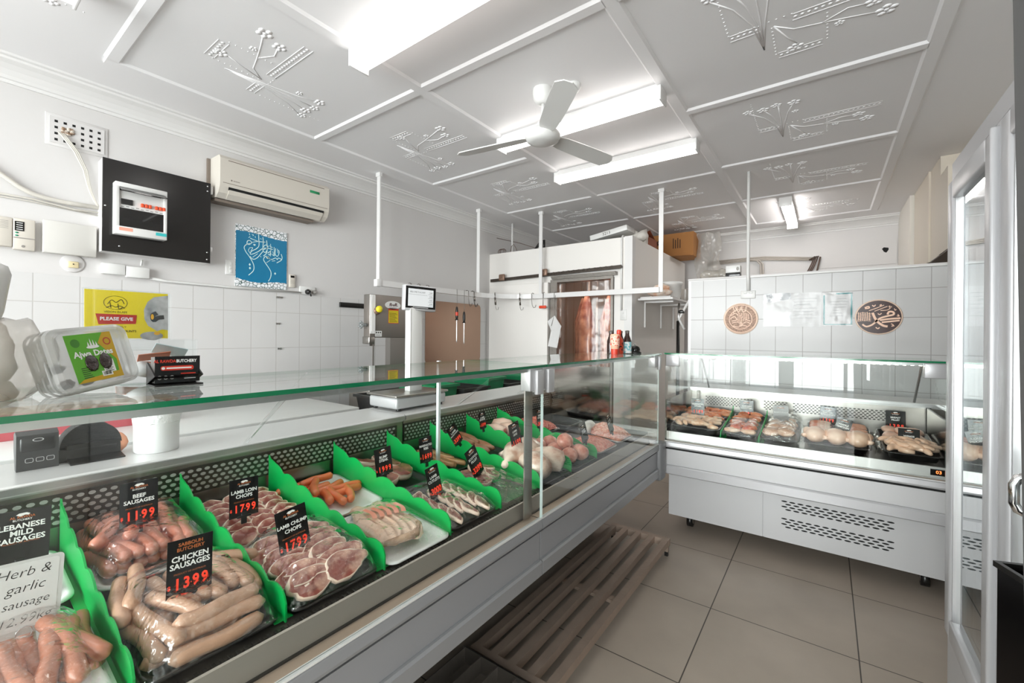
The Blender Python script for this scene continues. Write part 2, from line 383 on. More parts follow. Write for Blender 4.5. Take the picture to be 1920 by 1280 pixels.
def motif(x, y, rz, s=1., mir=1):
    M = Matrix.Translation((x, y, ZC)) @ Matrix.Rotation(rz, 4, 'Z') @ Matrix.Diagonal((s*mir, s, 1, 1))
    bead_bar(M, 0, -.42, 0, .02); bead_bar(M, -.30, -.10, -.30, .10); bead_bar(M, .0, .16, .0, .3)
    bead_line(M, -.28, .11, 0, .11); bead_line(M, -.28, -.12, -.03, -.12); bead_line(M, .03, .30, .5, .30); bead_line(M, .03, .02, .03, .28)
    tubes(M, [(-.02, .10), (-.10, .02), (-.13, -.10), (-.17, -.24), (-.20, -.33)]); tubes(M, [(-.02, .10), (-.16, .05), (-.26, .0)]); tubes(M, [(-.13, -.10), (-.08, -.2), (-.1, -.28)])
    for k in range(4): tubes(M, [(-.20, .16), (.05, .13+.02*k), (.22, .10+.05*k), (.34, .06+.09*k)])
    for a in ((-.20, -.35, .04), (-.1, -.30, .035), (.34, .06, .035), (.36, .16, .03), (.34, .24, .035), (.36, .33, .03), (-.27, .02, .035), (.2, .06, .02), (-.18, -.17, .02)): flower(M, *a)
for y in (1.2, 2.42, 3.65, 4.85): motif(-2.62, y, R(90), .95)
for y in (2.40, 3.60, 4.78, 5.95): motif(-.12, y, R(90), .95, -1)
for y in (4.8, 5.95): motif(-1.42, y, R(90), .9)
motif(-2.55, 0.0, R(90), .95)
o = m.build('relief', ceil_paint, ceiling)
# ================================================================ ceiling things
lens_m = mat('lit prismatic diffuser', '#fffaf6', .4, emit=3.0); lens_b = mat('lit back diffuser', '#fffaf6', .4, emit=8.0)
def batten_light(label, M, L=1.235, lens=lens_m):
    t = thing('batten_light', label, 'ceiling light', M=M, group='fluorescent batten lights')
    b = MB(); b.box(.002, L-.002, 0, .115, -.045, 0); part('housing', b, gloss_white, t)
    d = MB(); d.prism([(.004, -.045), (.012, -.088), (.088, -.094), (.111, -.045)], .012, L-.012, 'x'); part('diffuser', d, lens, t)
    for x in (0, L-.012):
        e = MB(); e.box(x, x+.012, -.002, .117, -.098, -.0005, bevel=.003); part('end_cap', e, gloss_white, t)
    return t
L_TXT = ['long lit fluorescent batten overhead at the top of the picture', 'lit fluorescent batten partly behind the ceiling fan',
         'lit fluorescent batten beyond the fan, nearest the cool room', 'lit fluorescent batten at the back, over the tiled partition',
         'lit fluorescent batten cut off by the top left corner']
lights = [batten_light(L_TXT[0], at(-2.035, 1.315, ZC)), batten_light(L_TXT[1], at(-2.035, 2.57, ZC)), batten_light(L_TXT[2], at(-2.03, 3.415, ZC)),
          batten_light(L_TXT[3], at(-.305, 5.435, ZC, R(90)), 1.2, lens_b), batten_light(L_TXT[4], at(-2.55, -.83, ZC, R(90)), 1.225)]
fan = thing('ceiling_fan', 'white three-blade ceiling fan at rest', 'fan', (-1.41, 2.235, ZC))
m = MB(); m.lathe([(.062, 0), (.064, -.02), (.058, -.06), (.04, -.085), (.02, -.09)], 24); part('canopy', m, white_pl, fan)
m = MB(); m.cyl((0, 0, -.08), (0, 0, -.24), .011); part('down_rod', m, white_pl, fan)
m = MB(); m.lathe([(.03, -.20), (.036, -.21), (.036, -.25), (.095, -.262), (.108, -.275), (.108, -.293), (.10, -.300), (.098, -.312), (.06, -.326), (.02, -.330), (0, -.331)], 32); part('motor', m, white_pl, fan)
for a in (191, 72, 314):
    m = MB(); n = 14; pts = []
    Mx = Matrix.Rotation(R(a), 4, 'Z') @ Matrix.Rotation(R(-13), 4, 'X')
    top = []; bot = []
    for i in range(n+1):
        u = i/n; x = .085+u*.515; w = .05+.012*math.sin(u*2.2)
        if u > .93: w *= math.sqrt(max(.02, 1-((u-.93)/.075)**2))
        if u < .1: w *= .6+4*u
        z = -.012*u
        for q, dz in ((1, .003), (-1, .003), (-1, -.003), (1, -.003)): top.append((x, q*w, z+dz))
    f = []
    for i in range(n):
        for k in range(4): f.append((i*4+k, i*4+(k+1) % 4, (i+1)*4+(k+1) % 4, (i+1)*4+k))
    f += [(3, 2, 1, 0), (n*4, n*4+1, n*4+2, n*4+3)]
    m.add(top, f, 0, False, Matrix.Translation((0, 0, -.285)) @ Mx); part('blade', m, white_pl, fan)
m = MB(); m.lathe([(.05, 0), (.05, -.012), (.042, -.03), (.015, -.036), (0, -.036)], 20)
t = m.build('smoke_detector', white_pl); t.location = (-1.24, 2.30, ZC); props(t, 'small round white fitting on the ceiling behind a fan blade', 'detector')
# ---- hanging meat rail and its hooks
rail = thing('meat_rail', 'white square-section hanging rail on posts along the wall and past the cool room', 'rail', (-3.375, 2.48, 1.845))
def sweep(mb, path, z0, z1, hw):
    P = [Vector(p) for p in path]; n = len(P); v = []
    for i in range(n):
        d = (P[min(i+1, n-1)]-P[max(i-1, 0)]).normalized(); q = Vector((-d.y, d.x))*hw
        for a in (q, -q): v += [(P[i].x+a.x, P[i].y+a.y, z0), (P[i].x+a.x, P[i].y+a.y, z1)]
    f = [(0, 1, 3, 2), ((n-1)*4, (n-1)*4+2, (n-1)*4+3, (n-1)*4+1)]
    for i in range(n-1):
        a = i*4; b = a+4; f += [(a, b, b+1, a+1), (a+3, b+3, b+2, a+2), (a+1, b+1, b+3, a+3), (a, a+2, b+2, b)]
    mb.add(v, f)
m = MB(); pth = [(-3.378, 2.48), (-3.372, 3.85)]
for k in range(1, 9):
    u = k/9; pth.append((-3.372+.56*(u**1.7), 3.85+.58*(1-(1-u)**1.7)))
pth += [(-2.80, 4.43), (-1.375, 4.43)]
sweep(m, pth, 1.845, 1.90, .02); wpart('rail', m, gloss_white, rail)
m = MB(); m.box(-3.402, -3.352, 2.476, 2.535, 1.838, 1.907, bevel=.006); wpart('corner_bracket', m, gloss_white, rail)
for (x, y) in ((-3.385, 2.515), (-3.372, 3.93), (-2.812, 4.437), (-1.365, 4.435)):
    m = MB(); m.box(x-.022, x+.022, y-.006, y+.006, 1.85, 2.865); m.box(x-.03, x+.03, y-.014, y+.014, 2.865, ZC); wpart('post', m, gloss_white, rail)
hook_m = mat('zinc hook wire', '#7d7873', .35, .9)
def s_hook(name, label, x, y, zt, L, along=(0, 1), r=.0035, cat='hook', kind=0):
    d = Vector((along[0], along[1], 0)); c = Vector((x, y, 0)); e = d.cross(Vector((0, 0, 1)))*.024
    p = [c-e+Vector((0, 0, zt-.02)), c-e+Vector((0, 0, zt+.006)), c+Vector((0, 0, zt+.012)), c+e+Vector((0, 0, zt+.004)), c+e+Vector((0, 0, zt-.07)), c+e+d*.012+Vector((0, 0, zt-L+.03)), c+e+d*.03+Vector((0, 0, zt-L)), c+e+d*.055+Vector((0, 0, zt-L+.006)), c+e+d*.065+Vector((0, 0, zt-L+.035))]
    m = MB(); m.tube(p, r, 8)
    if kind: m.tube([c+e+Vector((0, 0, zt-.05)), c+e+d*.012+Vector((0, 0, zt-L+.06))], .011, 8)
    t = m.build(name, hook_m, origin=(x, y, zt)); props(t, label, cat, 'hooks on the hanging rail')
zr = 1.90
s_hook('meat_hook', 'small wire hook over the rail, first of those above the scale display', -3.378, 2.885, zr, .07)
s_hook('meat_hook', 'small wire hook over the rail, middle of those above the scale display', -3.377, 3.0, zr, .07)
s_hook('meat_hook', 'small wire hook over the rail, last of those above the scale display', -3.376, 3.12, zr, .07)
s_hook('meat_hook', 'thin open hook on the rail just right of the two hanging sharpening steels', -3.374, 3.735, zr, .17)
s_hook('meat_hook', 'broad double hook on the rail above the right corner of the steel splash plate', -3.372, 3.83, zr, .17, r=.006, kind=1)
s_hook('meat_hook', 'thick bent hook on the rail at the left edge of the cool room wall', -3.25, 4.10, zr, .20, (.5, .5), kind=1)
s_hook('meat_hook', 'straight thick hook on the rail in front of the white sliding door', -3.03, 4.31, zr, .20, (.6, .4), kind=1)
s_hook('meat_hook', 'thin curved hook hanging left of the orange cleaver', -2.90, 4.40, zr, .17, (1, 0))
s_hook('meat_hook', 'hook on the rail in front of the cool room doorway jamb', -2.60, 4.43, zr, .21, (1, 0))
# sharpening steels
def hung_steel(label, x, y, ztop, hand_m, band, Lh, Lb, wire=True):
    t = thing('sharpening_steel', label, 'sharpening steel', (x, y, ztop-Lh-Lb), group='sharpening steels hung from the rail')
    m = MB(); m.lathe([(.004, 0), (.006, .02), (.006, Lb)], 10); part('rod', m, chrome, t)
    m = MB(); m.lathe([(.02, Lb), (.02, Lb+.008), (.012, Lb+.01), (.016, Lb+.04), (.016, Lb+Lh*.7), (.012, Lb+Lh-.01), (.006, Lb+Lh)], 14); part('handle', m, hand_m, t)
    if band: m = MB(); m.lathe([(.0166, Lb+.05), (.0166, Lb+Lh*.6)], 14, caps=False); part('handle_band', m, mat('red handle', '#d8452c', .4), t, 'red band')
    m = MB(); m.tube([(0, 0, Lb+Lh), (0, .004, Lb+Lh+.05), (0, 0, zr+.006-(ztop-Lh-Lb))], .002, 6); part('hanging_wire', m, hook_m, t)
hung_steel('sharpening steel with red and black handle hanging before the splash plate', -3.352, 3.545, 1.71, black, True, .15, .25)
hung_steel('sharpening steel with all-black handle hanging before the splash plate', -3.352, 3.665, 1.66, black, False, .13, .24)
hung_steel('sharpening steel with red-brown handle half hidden by the scale pole', -3.352, 2.87, 1.62, mat('red handle', '#d8452c', .4), False, .10, .30)
t = thing('cleaver', 'orange-handled tool hanging level under the rail near the doorway', 'tool', (-2.75, 4.40, 1.70))
m = MB(); m.box(-.055, .045, -.012, .012, .02, .055, bevel=.01); part('handle', m, mat('orange plastic', '#d9482a', .4), t)
m = MB(); m.tube([(0, 0, .05), (0, 0, .21), (0, .03, .215)], .004, 8); part('hook', m, hook_m, t)
t = thing('paper_tag', 'folded white paper tag hanging from a hook by the doorway', 'paper', (-2.64, 4.39, 1.27))
m = MB(); P = [(-.03, 0, .0), (.09, .012, -.02), (.14, .0, .20), (.155, -.008, .235), (.06, .0, .36), (-.045, .01, .295), (.01, .004, .19), (.012, .006, .185)]
m.add(P+[(x, y-.004, z) for x, y, z in P], [(0, 1, 2, 7), (7, 2, 3, 4, 5, 6), (15, 10, 9, 8), (14, 13, 12, 11, 10, 15)]); part('sheet', m, paper, t)
m = MB(); m.tube([(.02, -.006, .24), (.05, 0, .36), (.055, 0, .5), (.055, .03, .64), (.055, .06, .64)], .003, 6); part('hook', m, hook_m, t)
# ================================================================ cool room
cool = thing('cool_room', 'white panelled walk-in cool room with a sliding door and strip curtain', 'cold room', (-2.7, 4.57, 0))
yc = 4.57
m = MB(); m.box(XL+.001, -2.72, yc, yc+.08, 0, 2.49); m.box(-1.92, -1.72, yc, yc+.08, 0, 2.49); m.box(-2.72, -1.92, yc, yc+.08, 2.06, 2.49); wpart('front_panel', m, panel_white, cool)
m = MB(); m.box(-1.80, -1.72, yc+.08, 6.75, 0, 2.49); wpart('side_panel', m, panel_white, cool)
m = MB(); m.box(XL+.001, -1.80, yc+.08, 6.75, 2.42, 2.485); wpart('roof_panel', m, panel_white, cool)
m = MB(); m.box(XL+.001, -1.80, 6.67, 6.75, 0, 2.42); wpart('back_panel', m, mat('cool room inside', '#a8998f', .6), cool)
m = MB(); m.box(-1.80, -1.712, yc-.008, yc, 0, 2.495); m.box(-1.72, -1.712, yc, yc+.08, 0, 2.495); wpart('corner_trim', m, gloss_white, cool)
m = MB(); m.box(-3.66, -2.745, yc-.075, yc-.012, .05, 2.045, bevel=.004); wpart('sliding_door', m, panel_white, cool)
m = MB(); m.box(-2.735, -2.64, yc-.03, yc+.09, 0, 2.04); m.box(-1.95, -1.925, yc-.03, yc+.09, 0, 2.04); m.box(-2.735, -1.925, yc-.03, yc+.09, 2.04, 2.075); wpart('door_frame', m, mat('worn grey steel', '#8f8a84', .4, .6, var=.2, vscale=30), cool)
m = MB()
for i, z in enumerate((2.075, 2.088, 2.101)): m.box(-2.70, -1.88, yc-.06-.012*i, yc, z, z+.012)
wpart('header_strip', m, mat('worn grey steel', '#8f8a84', .4, .6), cool)
trk = mat('oily dark steel', '#4b443e', .45, .7, var=.5, vscale=40)
m = MB(); m.box(-.92, .92, -.045, .0, -.012, .012); m.box(-.92, .92, -.05, -.04, -.02, .018)
for i in range(26):
    x = -.05+i*.034; m.box(x, x+.022, -.055, -.0505, -.004+.004*(i % 3), .014+.005*(i % 2))
t = m.build('door_track', trk, cool, matrix=Matrix.Translation((-.04, -.004, 2.143)) @ Matrix.Rotation(R(-1.1), 4, 'Y'))
for x, z in ((-3.45, 2.15), (-2.80, 2.165)):
    m = MB(); m.box(x-.045, x+.045, yc-.09, yc-.056, z-.04, z+.045, bevel=.012); m.cyl((x, yc-.096, z), (x, yc-.088, z), .014, 12); wpart('track_bracket', m, mat('brown bracket', '#8a6f5f', .4, .4), cool)
m = MB(); m.tube([(-1.83, yc-.02, 1.68), (-1.83, yc-.02, 2.47), (-1.83, yc+.01, 2.505), (-1.83, yc+.12, 2.512)], .011, 8); wpart('conduit', m, white_pl, cool)
strip_m = clear_mat('strip curtain film', '#f0dfd4', f0=.03, rough=.16, bump=.5, bscale=5, bdist=.03, base=.01)
for i in range(7):
    m = MB(); n = 16; v = []; f = []; x0 = -2.655+i*.101
    for k in range(n+1):
        z = 2.03-k*1.98/n
        for j in range(5):
            q = j/4; v.append((x0+q*.118, yc+.03+(i % 2)*.008+.012*math.sin(3*q+i)+.008*math.sin(z*5+i*2), z))
    f = [(k*5+j, k*5+j+1, (k+1)*5+j+1, (k+1)*5+j) for k in range(n) for j in range(4)]
    m.add(v, f, 0, True); wpart('curtain_strip', m, strip_m, cool)
meat_in = mix2('hanging beef', '#6d3428', '#c49a84', 5, .42, .66, rough=.6, coat=0)
for i, (x, y) in enumerate(((-2.55, 5.15), (-2.3, 5.3), (-2.08, 5.05), (-2.42, 5.7), (-2.15, 5.75), (-2.75, 5.45))):
    t = thing('beef_side', 'side of beef hanging inside the cool room behind the strip curtain', 'meat', (x, y, .3), group='sides of beef in the cool room')
    m = MB(); m.tube([(0, 0, 0), (.02, 0, .15), (0, .02, .5), (.03, 0, .9), (0, 0, 1.3), (.01, 0, 1.62)], [.05, .10, .125, .13, .115, .03], 12); part('carcass', m, meat_in, t)
    m = MB(); m.tube([(.01, 0, 1.6), (.01, 0, 2.11)], .006, 6); part('hook', m, hook_m, t)
l = bpy.data.lights.new('cool_room_lamp', 'POINT'); l.energy = 7; l.color = (1, .90, .82); l.shadow_soft_size = .12
o = bpy.data.objects.new('cool_room_lamp', l); COL.objects.link(o); o.location = (-2.4, 4.85, 2.30)
def wall_switch(name, label, M, w, h, n=3, cat='switch', mtl=white_pl):
    t = thing(name, label, cat, M=M)
    m = MB(); m.box(-w/2, w/2, -h/2, h/2, 0, .012, bevel=.004); part('plate', m, mtl, t)
    for i in range(n):
        q = (i-(n-1)/2)*max(w, h)/(n+.6); m = MB()
        if h > w: m.box(-.009, .009, q-.012, q+.012, .012, .017, bevel=.002)
        else: m.box(q-.012, q+.012, .008, .026, .012, .017, bevel=.002)
        part('rocker', m, white_pl, t)
    return t
wall_switch('light_switch', 'white switch plate beside the cool room doorway', on_back_wall(-1.808, yc-.001, 1.632), .075, .118, 2)
# ================================================================ left wall fittings
ac = thing('air_conditioner', 'cream split-system air conditioner high on the left wall', 'air conditioner', M=on_left_wall(XL, 1.262, 2.385) @ Matrix.Diagonal((.95, 1, 1, 1)))
def prof_x(mb, prof, x0, x1, slot=0, smooth=False): mb.prism([(y, z) for z, y in prof], x0, x1, 'x', slot, smooth)
m = MB(); prof_x(m, [(.0, .035), (.06, .005), (.12, .0), (.165, .03), (.19, .075), (.195, .11), (.195, .275), (.175, .298), (.0, .302)], 0, .885); part('body', m, cream_pl, ac)
m = MB(); m.box(.055, .835, .262, .267, .194, .1965); part('intake_slot', m, mat('brown slot', '#7d7268', .6), ac)
m = MB(); m.box(.02, .868, .098, .1005, .190, .1962); part('panel_seam', m, mat('brown slot', '#7d7268', .6), ac)
m = MB(); prof_x(m, [(.1925, .074), (.189, .062), (.183, .052), (.183, .060), (.187, .074)], .06, .835); part('outlet_slot', m, dark, ac)
m = MB(); prof_x(m, [(.1865, .058), (.170, .028), (.128, -.004), (.126, .0), (.165, .032), (.182, .06)], .065, .83); part('louvre', m, cream_pl, ac)
m = MB(); m.box(.70, .79, .200, .222, .195, .1975, bevel=.001); part('display', m, mat('green display', '#1b8a58', .3), ac)
m = MB(); disc(m, .078, .125, .006, .006, .1958, seg=12)
for i in range(6): rect(m, .09+.008*i, .095+.008*i, .121, .128, .1958)
part('emblem', m, mat('brown slot', '#7d7268', .6), ac)
m = MB(); m.box(-.022, -.002, .01, .30, 0, .02); m.box(0, .79, -.022, -.002, 0, .10); part('back_plate', m, mat('brown slot', '#7d7268', .6), ac)
# electrical panel
ep = thing('electrical_panel', 'black square board holding a white switchboard with red breakers', 'switchboard', M=on_left_wall(XL, .655, 1.897))
m = MB(); m.box(0, .573, 0, .572, 0, .105); part('backing_box', m, gloss_white, ep, 'white sides')
m = MB(); m.box(0, .575, 0, .575, .105, .12); part('board', m, mat('black laminate', '#1a1817', .22, var=.15, vscale=6), ep)
for y in (.06, .50):
    m = MB(); m.box(.572, .592, y, y+.06, .085, .112, bevel=.002); part('hinge', m, alu, ep)
for x, y in ((.555, .075), (.555, .025), (.555, .515), (.555, .55), (.012, .28), (.08, .04)):
    m = MB(); m.ball((x, y, .1205), .007, .007, .003, sub=1); part('screw', m, chrome, ep)
bx0, bx1, by0, by1 = .045, .305, .108, .43
m = MB(); d0, d1 = .12, .185
m.box(bx0, bx1, by0, by0+.05, d0, d1, bevel=.004); m.box(bx0, bx1, by1-.03, by1, d0, d1, bevel=.004); m.box(bx0, bx0+.022, by0+.046, by1-.026, d0, d1-.001, bevel=.003); m.box(bx1-.018, bx1, by0+.046, by1-.026, d0, d1-.001, bevel=.003)
m.box(bx0+.01, bx1-.01, by0+.16, by1-.05, d0, d1-.012); m.box(bx0+.01, bx1-.01, by0+.02, by0+.17, d0, d0+.02)
case = part('switchboard_case', m, white_pl, ep)
sm = clear_mat('smoky cover', '#6b4f40', f0=.08, rough=.03)
m = MB(); m.box(bx0+.02, bx1-.016, by0+.05, by0+.165, d1-.012, d1-.006); part('cover', m, sm, case)
m = MB(); m.prism([(by1-.03, d1-.002), (by1-.058, d1+.05), (by1-.062, d1+.05), (by1-.036, d1-.004)], bx0+.02, bx1-.012, 'x'); part('flap', m, sm, case)
m = MB(); m.box(bx0+.03, bx0+.085, by0+.188, by0+.222, d1-.012, d1-.005); part('meter', m, black, case)
red_m = mat('orange red switch', '#e2552f', .4)
for k in range(6):
    x = bx0+.125+(k % 3)*.019+(k//3)*.072
    m = MB(); m.box(x, x+.015, by0+.19, by0+.212, d1-.014, d1+.002, bevel=.002); part('breaker', m, red_m, case)
m = MB(); m.box(bx0+.03, bx1-.06, by0+.07, by0+.13, d0+.02, d0+.03); part('wiring', m, mat('dark wiring', '#3a2a24', .6, var=.5, vscale=60), case)
m = MB(); rect(m, bx0+.02, bx0+.085, by0+.022, by0+.042, d1+.0006); part('sticker', m, mat('salmon sticker', '#e8a28d', .5), case, 'salmon sticker')
m = MB(); rect(m, bx1-.06, bx1-.003, by0+.022, by0+.042, d1+.0006); part('sticker', m, mat('teal sticker', '#35b3b5', .5), case, 'teal sticker')
m = MB()
for i in range(9): rect(m, bx0+.03+.024*i, bx0+.045+.024*i, by0+.172+.004*(i % 2), by0+.175+.004*(i % 2), d1-.0115)
part('markings', m, black_ink, case)
# wall vent with cables
vt = thing('wall_vent', 'white pierced plaster air vent with grey cables pushed through it', 'vent', M=on_left_wall(XL, .424, 2.50))
m = MB(); m.box(0, .275, 0, .19, 0, .006, bevel=.003); m.box(.018, .257, .018, .172, .006, .011)
for i in range(6):
    for j in range(4):
        if (i in (1, 2) and j in (1, 2)): continue
        x, y = .038+i*.0375, .032+j*.036; m.box(x, x+.014, y, y+.014, .0108, .0116, 1)
part('vent_plate', m, [white_paint, dark], vt)
m = MB()
for k in range(9): m.ball((.075+.012*(k % 4), .085+.014*(k//3), .014), .014, .012, .008, sub=1, nz=.4, seed=k)
part('torn_plaster', m, mix2('torn plaster', '#8a6f58', '#d9d2c8', 60, .4, .6, coat=0), vt)
cbl = mat('grey cable', '#c9c5bd', .5)
for k in range(3):
    m = MB(); a = k*.009
    m.tube([(.055+a, .085, .012), (.072+a, .056, .03), (.120+a, -.013, .028), (.162+a*.8, -.11, .024), (.178+a*.6, -.19, .02), (.190+a*.5, -.235, .02), (.210+a*.3, -.29, .025), (.228, -.32, .03)], .0055, 8); part('cable', m, cbl, vt)
# conduit and cables running from the left into the board
cd = thing('flexible_conduit', 'ribbed grey flexible conduit sagging across the wall to the black board', 'conduit', (XL+.018, .2, 2.2))
K = [(-.6, 3.0), (-.3, 2.72), (0, 2.455), (.255, 2.268), (.333, 2.21), (.405, 2.181), (.526, 2.171), (.655, 2.175)]; pts = []
for i in range(1, len(K)-2):
    p0, p1, p2, p3 = (Vector(K[i+q]) for q in (-1, 0, 1, 2))
    for k in range(14):
        t = k/14; c = .5*((2*p1)+(p2-p0)*t+(2*p0-5*p1+4*p2-p3)*t*t+(3*p1-p0-3*p2+p3)*t**3); pts.append((XL+.02, c.x, c.y))
pts.append((XL+.02, .655, 2.175)); m = MB(); m.tube(pts, [.012+.0018*(i % 2) for i in range(len(pts))], 8); wpart('tube', m, cbl, cd)
m = MB(); m.tube([(XL+.008, -.3, 2.16), (XL+.008, .375, 2.160), (XL+.010, .55, 2.140), (XL+.012, .655, 2.145)], .006, 6); m.tube([(XL+.006, -.3, 2.145), (XL+.006, .375, 2.145), (XL+.006, .655, 2.128)], .004, 6); wpart('cable', m, cbl, cd)
# alarm boxes
for (nm, lb, y0, y1, z0, z1) in (('alarm_panel', 'cream alarm panel with black indicator window and green buttons', .302, .386, 1.857, 2.032), ('alarm_panel', 'cream ribbed alarm box cut off by the left edge of the picture', .20, .300, 1.868, 2.03)):
    t = thing(nm, lb, 'alarm panel', M=on_left_wall(XL, y0, z0)); w, h = y1-y0, z1-z0
    m = MB(); m.box(0, w, 0, h, 0, .04, bevel=.004); part('case', m, cream_pl, t)
    if y0 > .29:
        m = MB(); m.box(.001, w-.001, .063, .068, .0395, .041); m.lathe([(.007, .04), (.007, .042)], 14, M=Matrix.Translation((.038, .02, 0))); part('lower_flap', m, mat('grey seam', '#8f8b86', .5), t)
        m = MB(); m.box(.006, .042, .105, .158, .04, .0415); part('indicator_window', m, black_gloss, t)
        m = MB()
        for k in range(4): rect(m, .012, .036, .112+k*.012, .115+k*.012, .0418)
        part('indicator', m, white_ink, t)
        for k in range(2):
            m = MB(); m.ball((.014, .094-k*.016, .041), .008, .005, .002, sub=1); part('button', m, mat('green button', '#178a6a', .4), t)
    else:
        m = MB()
        for k in range(6): rect(m, .03, .085, .1+.008*k, .102+.008*k, .0405)
        part('rib', m, mat('grey seam', '#8f8b86', .5), t)
def plain_box(name, label, cat, y0, y1, z0, z1, d, mtl=white_pl, bev=.004):
    m = MB(); m.box(y0, y1, z0, z1, 0, d, bevel=bev)
    o = m.build(name, mtl, matrix=None); o.matrix_world = on_left_wall(XL, 0, 0); return props(o, label, cat)
plain_box('junction_box', 'large blank off-white junction box left of the black board', 'junction box', .415, .643, 1.858, 2.047, .05, mat('off white box', '#c9c7c2', .4))
plain_box('junction_box', 'small white box under the black board, left of a pair', 'junction box', .669, .782, 1.765, 1.833, .04)
plain_box('junction_box', 'small white box under the black board, right of a pair', 'junction box', .786, .906, 1.755, 1.826, .045)
t = thing('wall_socket', 'round wall fitting with a yellowed socket below the blank box', 'socket', M=on_left_wall(XL, .545, 1.812))
m = MB(); m.lathe([(.055, 0), (.055, .004), (.048, .008), (0, .008)], 24); part('round_plate', m, white_paint, t)
m = MB(); m.box(-.024, .024, -.028, .01, .008, .022, bevel=.004); part('socket', m, mat('yellowed plastic', '#d8c9a0', .45), t)
m = MB(); m.ball((0, -.006, .023), .004, sub=1); part('pin_hole', m, dark, t)
t = thing('surface_cable', 'white surface cable along the top edge of the wall tiles', 'cable', (XL+.012, 1.3, 1.745))
m = MB(); m.tube([(XL+.02, .90, 1.765), (XL+.015, 1.0, 1.752), (XL+.014, 1.4, 1.748), (XL+.014, 1.95, 1.752)], .009, 8)
m.tube([(XL+.02, .87, 1.88), (XL+.02, .865, 1.84)], .006, 6); wpart('cable', m, white_pl, t)
m = MB(); m.box(XL, XL+.011, 1.38, 1.95, 1.738, 1.758); wpart('ducting', m, white_pl, t)
wall_switch('light_switch', 'white triple switch plate left of the blue calligraphy panel', on_left_wall(XL, 1.404, 1.90), .068, .112, 3)
t = thing('remote_control', 'cream air conditioner remote in its wall holder beside the blue panel', 'remote control', M=on_left_wall(XL, 1.875, 1.846))
m = MB(); m.box(-.024, .024, -.056, .055, 0, .022, bevel=.004); part('body', m, cream_pl, t)
m = MB(); rect(m, -.016, .016, .026, .044, .0226); part('screen', m, black_gloss, t)
m = MB()
for i in range(3):
    for j in range(3): m.ball((-.012+i*.012, -.02+j*.012, .022), .003, .003, .002, sub=1)
part('button', m, mat('grey seam', '#8f8b86', .5), t)
t = thing('power_socket', 'white double power socket with a black plug at the top of the tiles', 'socket', M=on_left_wall(XL, 2.015, 1.775))
m = MB(); m.box(-.072, .072, -.036, .036, 0, .014, bevel=.004); part('plate', m, white_pl, t)
m = MB(); m.lathe([(.022, .014), (.024, .03), (.016, .05), (.01, .055)], 16, M=Matrix.Translation((-.005, -.012, 0))); m.tube([(-.005, -.012, .05), (.0, -.03, .06), (.01, -.05, .05)], .006, 8); part('plug', m, black, t)
m = MB(); m.lathe([(.016, .014), (.018, .03), (.01, .05), (.003, .06)], 12, M=Matrix.Translation((.05, -.012, 0))); part('adaptor', m, mat('grey plastic', '#8b8783', .4), t)
m = MB(); m.box(2.322, 2.69, 1.648, 1.694, 0, .018, bevel=.002)
o = m.build('magnetic_knife_rack', black); o.matrix_world = on_left_wall(XL+.009, 0, 0); props(o, 'black magnetic knife strip on the tiles, left of the bandsaw', 'knife rack')
m = MB(); m.prism(rrect(3.40, 4.37, 1.06, 1.79, .05), .001, .006, 'z')
o = m.build('splash_plate', mat('copper toned stainless', '#a68a78', .32, .9, var=.12, vscale=1.5)); o.matrix_world = on_left_wall(XL+.009, 0, 0); props(o, 'large round-cornered stainless splash plate on the tiles right of the scale', 'splash plate')
for i, (y, z) in enumerate(((1.745, 1.69), (1.745, 1.47), (1.76, 1.26))):
    m = MB()
    for k in range(2+(i == 0)): m.box(y+k*.02, y+k*.02+.012, z, z+.014, 0, .008)
    o = m.build('tile_clip', chrome); o.matrix_world = on_left_wall(XL+.009, 0, 0)
    props(o, ('topmost', 'middle', 'lowest')[i]+' of three small metal clips on the tiles under the blue panel', 'clip')
# blue calligraphy panel
bl_m = mat('teal blue print', '#0b76a0', .35); pale = mat('pale aqua ink', '#d5f2f0', .45); pebble = mix2('white mosaic print', '#3b5a55', '#eceef2', 38, .03, .10, rough=.4, tex='VORONOI', coat=0, bump=0)
cp = thing('calligraphy_artwork', 'teal blue panel with white flowing calligraphy and mosaic bands', 'wall art', M=on_left_wall(XL, 1.438, 1.764))
PW, PH = .393, .482
m = MB(); m.box(0, PW, 0, PH, 0, .010); part('panel', m, pebble, cp, 'white mosaic bands')
def pm(x, y):
    u = (x-144)/821; yt = 120+148*u; yb = 1120+65*u; return (u*PW, (1-(y-yt)/(yb-yt))*PH)
m = MB(); poly = []
for i in range(25): u = i/24; poly.append((.001+u*(PW-.002), PH*(.095+.022*math.sin(u*6.3+2.4)+.004*math.sin(u*41)+.02*(1-u)*(1-u))))
for i in range(25): u = 1-i/24; poly.append((.001+u*(PW-.002), PH*(.885-.02*u*u+.018*math.sin(u*5+.6)+.004*math.sin(u*47))))
m.add([(x, y, .0104) for x, y in poly], [tuple(range(len(poly)))]); part('blue_field', m, bl_m, cp, 'blue field')
